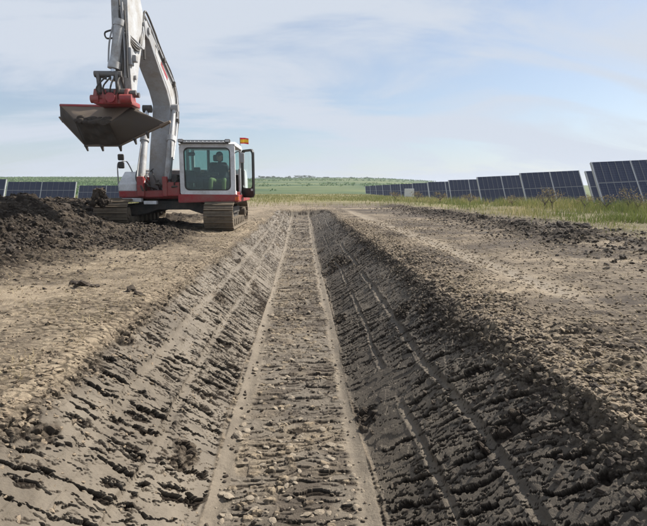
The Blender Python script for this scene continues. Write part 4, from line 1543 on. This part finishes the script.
def scatter_stuff(name, mesh, x, y, s, parent, label=None, sink=0.2):
    n = len(x)
    P = gzs(x, y)
    nv = len(mesh.vertices)
    co = np.empty(nv * 3, np.float32); mesh.vertices.foreach_get('co', co); co = co.reshape(-1, 3)
    tri = np.array([list(p.vertices) for p in mesh.polygons], np.int64)
    a_ = rng.uniform(0, 2 * np.pi, n); ca, sa = np.cos(a_), np.sin(a_)
    sx, sy, sz = (s * rng.uniform(.7, 1.35, n), s * rng.uniform(.6, 1.1, n), s * rng.uniform(.6, 1.1, n))
    til = rng.uniform(-.5, .5, (n, 2))
    lx, ly, lz = co[None, :, 0] * sx[:, None], co[None, :, 1] * sy[:, None], co[None, :, 2] * sz[:, None]
    lz2 = lz + lx * til[:, :1] + ly * til[:, 1:]
    X = lx * ca[:, None] - ly * sa[:, None] + P[:, :1]
    Y = lx * sa[:, None] + ly * ca[:, None] + P[:, 1:2]
    Z = lz2 + P[:, 2:3] + (s * sink)[:, None]
    Vv = np.stack([X, Y, Z], -1).reshape(-1, 3)
    F = (tri[None] + (np.arange(n) * nv)[:, None, None]).reshape(-1, 3)
    o = np_mesh(name, Vv, F, mesh.materials[0], None, False, parent)
    o['kind'] = 'stuff'
    return o


stone_meshes = [lump_mesh('stone', i + 1, 2, 0.35, 0.42, M['stone']) for i in range(5)]
clod_meshes = [lump_mesh('clod', i + 11, 3, 0.75, 0.75, M['clod']) for i in range(5)]
crumb_meshes = [lump_mesh('crumb', i + 31, 2, 0.45, 0.75, M['crumb']) for i in range(5)]
crumb_lo = lump_mesh('crumb', 41, 1, 0.5, 0.75, M['crumb'])
clod_lo = lump_mesh('clod', 42, 1, 0.6, 0.8, M['clod'])
stone_lo = lump_mesh('stone', 43, 1, 0.25, 0.6, M['stone'])

# stones on the trench floor
spots = []
while len(spots) < 200:
    y = 2.6 + 10 * random.random() ** 1.7
    x = random.uniform(XLB + 0.08, XRB - 0.08)
    s = random.choice((0.014, 0.018, 0.022, 0.027, 0.034)) * random.uniform(.8, 1.2)
    spots.append((x, y, s, 0.12))
spots += [(-0.50, 3.62, 0.050, 0.25), (-0.44, 3.70, 0.034, 0.2), (-0.47, 3.55, 0.03, 0.2)]
scatter_parts('stone', stone_meshes, spots, TER['trench_floor'])
n = 900
yy = 2.4 + 22 * rng.random(n) ** 1.5
scatter_stuff('gravel', stone_lo, rng.uniform(XLB + 0.05, XRB - 0.05, n), yy, rng.uniform(0.005, 0.014, n) * (1 + yy * 0.03), TER['trench_floor'])
n = 700
yy = 2.2 + 22 * rng.random(n) ** 1.5
scatter_stuff('soil_crumbs', clod_lo, rng.uniform(XLB + 0.05, XRB - 0.05, n), yy, rng.uniform(0.006, 0.02, n) * (1 + yy * 0.03), TER['trench_floor'])

# stones and crumbs lodged on the walls
for key, x0, x1 in (('trench_wall', XLT + 0.02, XLB), ('trench_wall.r', XRB, XRT - 0.02)):
    sp = []
    for i in range(34):
        y = 1.6 + 8 * random.random() ** 1.5
        sp.append((random.uniform(x0, x1), y, random.uniform(0.008, 0.024), 0.1))
    scatter_parts('stone' if key == 'trench_wall' else 'clod', stone_meshes[:3] if key == 'trench_wall' else clod_meshes, sp, TER[key])
    n = 1300
    yy = 1.4 + 16 * rng.random(n) ** 1.5
    u_ = rng.random(n) ** 2.4
    xx = (x0 + (x1 - x0) * u_) if key == 'trench_wall' else (x1 + (x0 - x1) * u_)
    scatter_stuff('soil_crumbs', crumb_lo if key == 'trench_wall' else clod_lo, xx, yy, rng.uniform(0.004, 0.014, n) * (1 + yy * 0.03), TER[key], sink=0.0)

# clods on the ground: the largest ones singly
G = TER['ground']
spots = []
while len(spots) < 190:        # soil heap
    x, y = random.uniform(-11.5, -3.0), random.uniform(6.0, 16.5)
    if abs(x) > 0.75 * y + 0.5 or (x > -5.2 and y > 12.2):
        continue
    if x > -4.4 and y < 9.5:
        continue
    spots.append((x, y, random.choice((0.04, 0.05, 0.065, 0.08, 0.11)) * random.uniform(.8, 1.2), 0.05))
for i in range(44):            # clump of dark clods heaped against the left track
    q_ = random.random()
    p = at(99 + random.gauss(0, 7.5) * (0.35 + 0.75 * q_), 190 + 15 * q_, 12.0 + random.uniform(-.2, .25))
    s_ = random.uniform(0.035, 0.085)
    o = bpy.data.objects.new('clod', random.choice(clod_meshes)); C.objects.link(o); o.parent = G
    o.location = p; o.scale = (s_ * 1.2, s_, s_ * .9); o.rotation_euler = (random.random(), random.random(), random.random() * 6)
for i in range(60):            # right windrow
    y = random.uniform(7, 24)
    spots.append((6.4 + random.gauss(0, 0.9), y, random.uniform(0.03, 0.08), 0.0))
spots += [(7.15 + random.gauss(0, 0.55), 13.6 + random.gauss(0, 0.3), random.uniform(0.06, 0.16), 0.1) for _ in range(16)]
spots += [(-2.35, 5.35, 0.085, 0.3), (-2.22, 5.30, 0.05, 0.2), (-1.75, 5.1, 0.06, 0.2), (-1.62, 4.9, 0.045, 0.2), (-2.5, 5.5, 0.05, 0.2)]
scatter_parts('clod', clod_meshes, spots, G)
# crumbs everywhere
n = 15000
yy = 1.2 + 17 * rng.random(n) ** 1.8
w_ = 0.75 * yy + 0.8
xr = XRT + 0.0 + rng.random(n) ** 2.2 * np.maximum(w_ - XRT, 0.3)
scatter_stuff('soil_crumbs', crumb_lo, xr, yy, rng.uniform(0.004, 0.017, n) * (1 + yy * 0.06), G, sink=0.15)
n = 4000
yy = 1.4 + 17 * rng.random(n) ** 1.8
xl = XLT + 0.02 - rng.random(n) ** 1.5 * np.maximum(0.75 * yy + 0.8 + XLT, 0.3)
scatter_stuff('soil_crumbs', crumb_lo, xl, yy, rng.uniform(0.004, 0.015, n) * (1 + yy * 0.06), G, sink=0.15)
n = 14000
yy = 4.8 + 13 * rng.random(n)
xl = -2.6 - rng.random(n) * np.maximum(0.72 * yy - 2.0, 0.5)
kp = ~((xl > -4.2) & (yy < 8.5)) & ~((xl > -5.2) & (yy > 12.3))
scatter_stuff('soil_lumps', clod_lo, xl[kp], yy[kp], rng.uniform(0.015, 0.05, kp.sum()), G, sink=0.15)
n = 1500
yy = 5.2 + 8 * rng.random(n)
xl = -2.3 - 2.6 * rng.random(n) ** 0.6
scatter_stuff('soil_lumps', clod_lo, xl[yy < 12.2], yy[yy < 12.2], rng.uniform(0.008, 0.03, (yy < 12.2).sum()), G, sink=0.1)
n = 3500
yy = 6 + 24 * rng.random(n)
scatter_stuff('soil_lumps', clod_lo, 6.0 + rng.normal(0, 0.9, n), yy, rng.uniform(0.015, 0.05, n), G, sink=0.15)
n = 3600
yy = 1.3 + 9 * rng.random(n) ** 1.6
sgn = rng.random(n) < 0.8
xx = np.where(sgn, XRT + rng.normal(0.05, 0.22, n), XLT - rng.normal(0.0, 0.18, n))
scatter_stuff('soil_lumps', clod_lo, xx[sgn], yy[sgn], rng.uniform(0.006, 0.026, sgn.sum()), G, sink=0.0)
scatter_stuff('soil_lumps', crumb_lo, xx[~sgn], yy[~sgn], rng.uniform(0.006, 0.022, (~sgn).sum()), G, sink=0.0)


# ------------------------------------------------------------------ grass, straw, weeds
def blades(name, x, y, h, w, lean, mat, tone, parent=None, flat=False, label=None):
    n = len(x)
    P = gzs(x, y)
    a_ = rng.uniform(0, 2 * np.pi, n)
    ux, uy = np.cos(a_), np.sin(a_)
    l_ = rng.uniform(0, 2 * np.pi, n)
    lx, ly = np.cos(l_) * lean * h, np.sin(l_) * lean * h
    z = P[:, 2]
    b0 = np.stack([P[:, 0] - ux * w, P[:, 1] - uy * w, z - 0.01], -1)
    b1 = np.stack([P[:, 0] + ux * w, P[:, 1] + uy * w, z - 0.01], -1)
    m0 = np.stack([P[:, 0] + lx * 0.35 - ux * w * .7, P[:, 1] + ly * 0.35 - uy * w * .7, z + h * 0.6], -1)
    m1 = np.stack([P[:, 0] + lx * 0.35 + ux * w * .7, P[:, 1] + ly * 0.35 + uy * w * .7, z + h * 0.6], -1)
    t0 = np.stack([P[:, 0] + lx, P[:, 1] + ly, z + h], -1)
    V = np.stack([b0, b1, m0, m1, t0], 1).reshape(-1, 3)
    k = np.arange(n) * 5
    F = np.concatenate([np.stack([k, k + 1, k + 3], -1), np.stack([k, k + 3, k + 2], -1), np.stack([k + 2, k + 3, k + 4], -1)])
    o = np_mesh(name, V, F, mat, {'tone': np.repeat(tone, 5)}, False, parent)
    o['kind'] = 'stuff'
    if label:
        o['label'] = label
    return o


# right hand grass belt
n = 110000
yy = 8 + 72 * rng.random(n) ** 1.4
xx = 7.0 + rng.random(n) ** 0.8 * np.maximum(0.80 * yy - 4.0, 2.0)
cl = fbm(xx * 0.7, yy * 0.5, 4, 201)
edge = ss(7.0, 9.5, xx + 2.5 * (fbm(xx * .4, yy * .4, 3, 111) - 0.5))
kp = (rng.random(n) < (ss(0.44, 0.64, cl) * edge + 0.05) * (0.35 + 0.65 * ss(7, 14, xx)))
xx, yy, cl = xx[kp], yy[kp], cl[kp]
hh = rng.uniform(0.10, 0.42, len(xx)) * (0.5 + 1.3 * ss(0.4, 0.65, cl)) * (0.55 + 0.45 * ss(9, 16, xx))
tone = np.clip(0.36 + 2.0 * (fbm(xx * 0.35, yy * 0.25, 3, 202) - 0.5) + rng.normal(0, 0.2, len(xx)), 0, 1)
blades('grass', xx, yy, hh, 0.0035 + yy * 0.00028, 0.45, M['grass'], tone, None, label='dry yellow green grass belt in front of the solar tables')
# middle distance grass beyond the trench end
n = 50000
yy = 31 + 80 * rng.random(n) ** 1.15
xx = rng.uniform(-0.55, 0.30, n) * yy
cl = fbm(xx * 0.35, yy * 0.2, 4, 205)
kp = rng.random(n) < (0.2 + ss(0.35, 0.6, cl)) * (0.10 + 0.9 * ss(38, 58, yy))
xx, yy, cl = xx[kp], yy[kp], cl[kp]
tone = np.clip(0.42 + 0.8 * (fbm(xx * 0.1, yy * 0.06, 3, 206) - 0.5) + rng.normal(0, 0.15, len(xx)), 0, 1)
blades('meadow_grass', xx, yy, rng.uniform(0.08, 0.30, len(xx)) * (0.6 + .8 * cl), 0.0035 + yy * 0.00030, 0.4, M['grass'], tone, None, label='yellow green meadow beyond the end of the trench')
# straw bits on the near ground
n = 9000
yy = 1.6 + 12 * rng.random(n) ** 1.5
sd_ = rng.random(n) < 0.62
xx = np.where(sd_, XLT - 0.1 - rng.random(n) ** 1.3 * np.maximum(.72 * yy - 0.6, .4), XRT + 0.1 + rng.random(n) ** 1.3 * np.maximum(.72 * yy - 0.6, .4))
kp = ~((xx < -4.0) & (yy > 7)) & (fbm(xx * 1.2, yy * 1.2, 3, 209) > 0.42)
xx, yy = xx[kp], yy[kp]
blades('straw', xx, yy, rng.uniform(0.012, 0.05, len(xx)), 0.0012 + yy * 0.0002, 2.4, M['straw'], rng.random(len(xx)), None, label='bits of dry straw lying on the scraped ground')


def leafy(name, base, h, spread, nleaf, leaf, mat, label, cat, group, seed, trunk=True):
    """a plant or tree: stem with limbs and a crown of many leaf faces"""
    rnd = np.random.default_rng(seed)
    root = thing(name, label, cat, base, group)
    bx_, by_, bz_ = base
    m = MB()
    th = h * 0.32
    m.cyl((bx_, by_, bz_ - 0.2), (bx_, by_, bz_ + th), h * 0.035, h * 0.022, seg=7)
    tips = []
    for k in range(6):
        a_ = k * 1.05 + rnd.random()
        e = Vector((bx_ + math.cos(a_) * spread * 0.5, by_ + math.sin(a_) * spread * 0.5, bz_ + h * rnd.uniform(0.5, 0.85)))
        m.cyl((bx_, by_, bz_ + th * rnd.uniform(.7, 1)), e, h * 0.016, h * 0.006, seg=5)
        tips.append(e)
    m.build('trunk' if trunk else 'stem', M['bark'], root, True)
    cen = [np.array(t) + rnd.normal(0, spread * 0.12, 3) for t in tips] + [np.array((bx_, by_, bz_ + h * 0.8))]
    cen += [np.array((bx_ + spread * q_, by_, bz_ + h * 0.3)) for q_ in (-.3, 0, .3)] if trunk else []
    ci = rnd.integers(0, len(cen), nleaf)
    r_ = rnd.normal(0, 1, (nleaf, 3)); r_ /= np.linalg.norm(r_, axis=1)[:, None]
    rad = rnd.random(nleaf) ** 0.5
    c_ = np.array(cen)[ci] + r_ * rad[:, None] * np.array([spread * .42, spread * .42, h * 0.2])
    u = rnd.normal(0, 1, (nleaf, 3)); u /= np.linalg.norm(u, axis=1)[:, None]
    v = np.cross(u, rnd.normal(0, 1, (nleaf, 3))); v /= np.linalg.norm(v, axis=1)[:, None]
    s_ = leaf * rnd.uniform(.6, 1.3, nleaf)[:, None]
    V = np.stack([c_ - u * s_, c_ + v * s_ * .6, c_ + u * s_, c_ - v * s_ * .6], 1).reshape(-1, 3) - np.array(base)
    F = np.arange(nleaf * 4).reshape(-1, 4)
    np_mesh('crown' if trunk else 'leaves', V, F, mat, {'tone': np.repeat(np.clip(rnd.normal(.45, .22, nleaf), 0, 1), 4)}, False, root)
    return root


# distant trees along the ridge
tl = [(262, 5.5), (268, 5.0), (273, 6.5), (279, 5.0), (289, 5.5), (297, 6.5), (304, 7.5), (311, 7.0), (326, 4.5), (352, 4.0), (366, 3.6)]
tlab = ['leftmost small tree on the ridge, just right of the open cab door', 'second tree from the left on the ridge', 'taller third tree from the left on the ridge', 'low tree right of the taller third tree on the ridge', 'lone low tree at the left of the middle ridge trees', 'rounded tree beside the tallest tree on the ridge', 'tallest tree on the ridge above the trench end', 'tree just right of the tallest tree on the ridge', 'lone small tree right of the middle group on the ridge', 'second tree from the right on the ridge', 'smallest tree on the ridge, nearest the solar tables']
for i, (px, h) in enumerate(tl):
    Y_ = 560 + 12 * (i % 4)
    p = at(px, 179, Y_)
    leafy('tree', (p.x, Y_, gz(p.x, Y_) - 1.2), h * 0.72, h * 0.85, 520, 0.40, M['leaf'], tlab[i], 'tree', 'distant trees on the ridge', 300 + i)

# tall brown weeds in front of the tables
wd = [(545, 203, 27.0, 1.3), (552, 204, 26.5, 1.5), (628, 207, 23.5, 1.4), (638, 208, 22.5, 1.2), (606, 206, 24.5, 1.1), (585, 206, 26, 1.1), (470, 203, 37, 1.0), (440, 202, 40, 1.2), (417, 201, 46, 1.3), (395, 201, 50, 1.2), (512, 204, 31, 1.0)]
wl = ['brown weed before the left half of the second large table', 'tall brown weed touching the second large table', 'tall weed before the largest table', 'weed at the very right edge before the largest table', 'short weed under the corner of the largest table', 'low weed in the gap left of the largest table', 'low weed in front of the mid row tables', 'bushy weed in front of the smaller tables', 'weed just right of the white cabinet', 'weed just left of the white cabinet', 'low weed before the third row table']
for i, ((px, py, Y_, h), lb) in enumerate(zip(wd, wl)):
    p = at(px, py, Y_)
    leafy('weed', (p.x, Y_, gz(p.x, Y_)), h * 0.8, h * 0.6, 200, 0.022 + Y_ * 0.0006, M['weed'], lb, 'weed', 'tall weeds before the solar tables', 400 + i, False)

# crop plants in rows on the far hill
rows = []
for r_ in range(70):
    y = 120 + r_ * 7.0
    w_ = 0.75 * y
    sp = 1.6 + y * 0.006
    xs = np.arange(-w_, 0.34 * y, sp)
    xs = xs[(xs < -0.22 * y) | (rng.random(len(xs)) < 0.75 * ss(0.44, 0.6, fbm(xs * 0.012, xs * 0 + y * 0.016, 3, 300)))]
    xs = xs + rng.normal(0, 0.3, len(xs))
    kp = rng.random(len(xs)) < 0.8
    rows.append(np.stack([xs[kp], np.full(kp.sum(), y) + rng.normal(0, 0.5, kp.sum())], -1))
rows = np.concatenate(rows)
crop_lo = lump_mesh('crop', 51, 1, 0.6, 0.8, M['crop'])
P = gzs(rows[:, 0], rows[:, 1])
n = len(rows)
nl = 9
cc = np.repeat(P, nl, 0) + rng.normal(0, 1, (n * nl, 3)) * np.array([0.9, 0.6, 0.3]) + np.array([0, 0, 0.5])
u = rng.normal(0, 1, (n * nl, 3)); u /= np.linalg.norm(u, axis=1)[:, None]
v = np.cross(u, rng.normal(0, 1, (n * nl, 3))); v /= np.linalg.norm(v, axis=1)[:, None]
s_ = (0.30 + np.repeat(P[:, 1], nl) * 0.0005)[:, None]
V = np.stack([cc - u * s_, cc + v * s_ * .7, cc + u * s_, cc - v * s_ * .7], 1).reshape(-1, 3)
o = np_mesh('crop_plants', V, np.arange(n * nl * 4).reshape(-1, 4), M['crop'], {'tone': np.repeat(np.clip(np.repeat(fbm(rows[:, 0] * .02, rows[:, 1] * .012, 3, 77), nl) + rng.normal(0, .15, n * nl), 0, 1), 4)})
o['kind'] = 'stuff'
o['label'] = 'rows of green crop plants covering the far hillside on the left'


# ------------------------------------------------------------------ air
hz = bpy.data.materials.new('air')
hz.use_nodes = True
hn = hz.node_tree
hn.nodes.clear()
ho = hn.nodes.new('ShaderNodeOutputMaterial')
hv = hn.nodes.new('ShaderNodeVolumePrincipled')
hv.inputs['Color'].default_value = (0.86, 0.91, 1.0, 1)
hv.inputs['Density'].default_value = 0.0003
hv.inputs['Anisotropy'].default_value = 0.2
hn.links.new(hv.outputs[0], ho.inputs['Volume'])
m = MB().box((-2750, -60, -12), (2750, 2650, 22))
h_ = m.build('haze', hz)
h_['kind'] = 'stuff'
h_['label'] = 'thin pale haze over the fields'
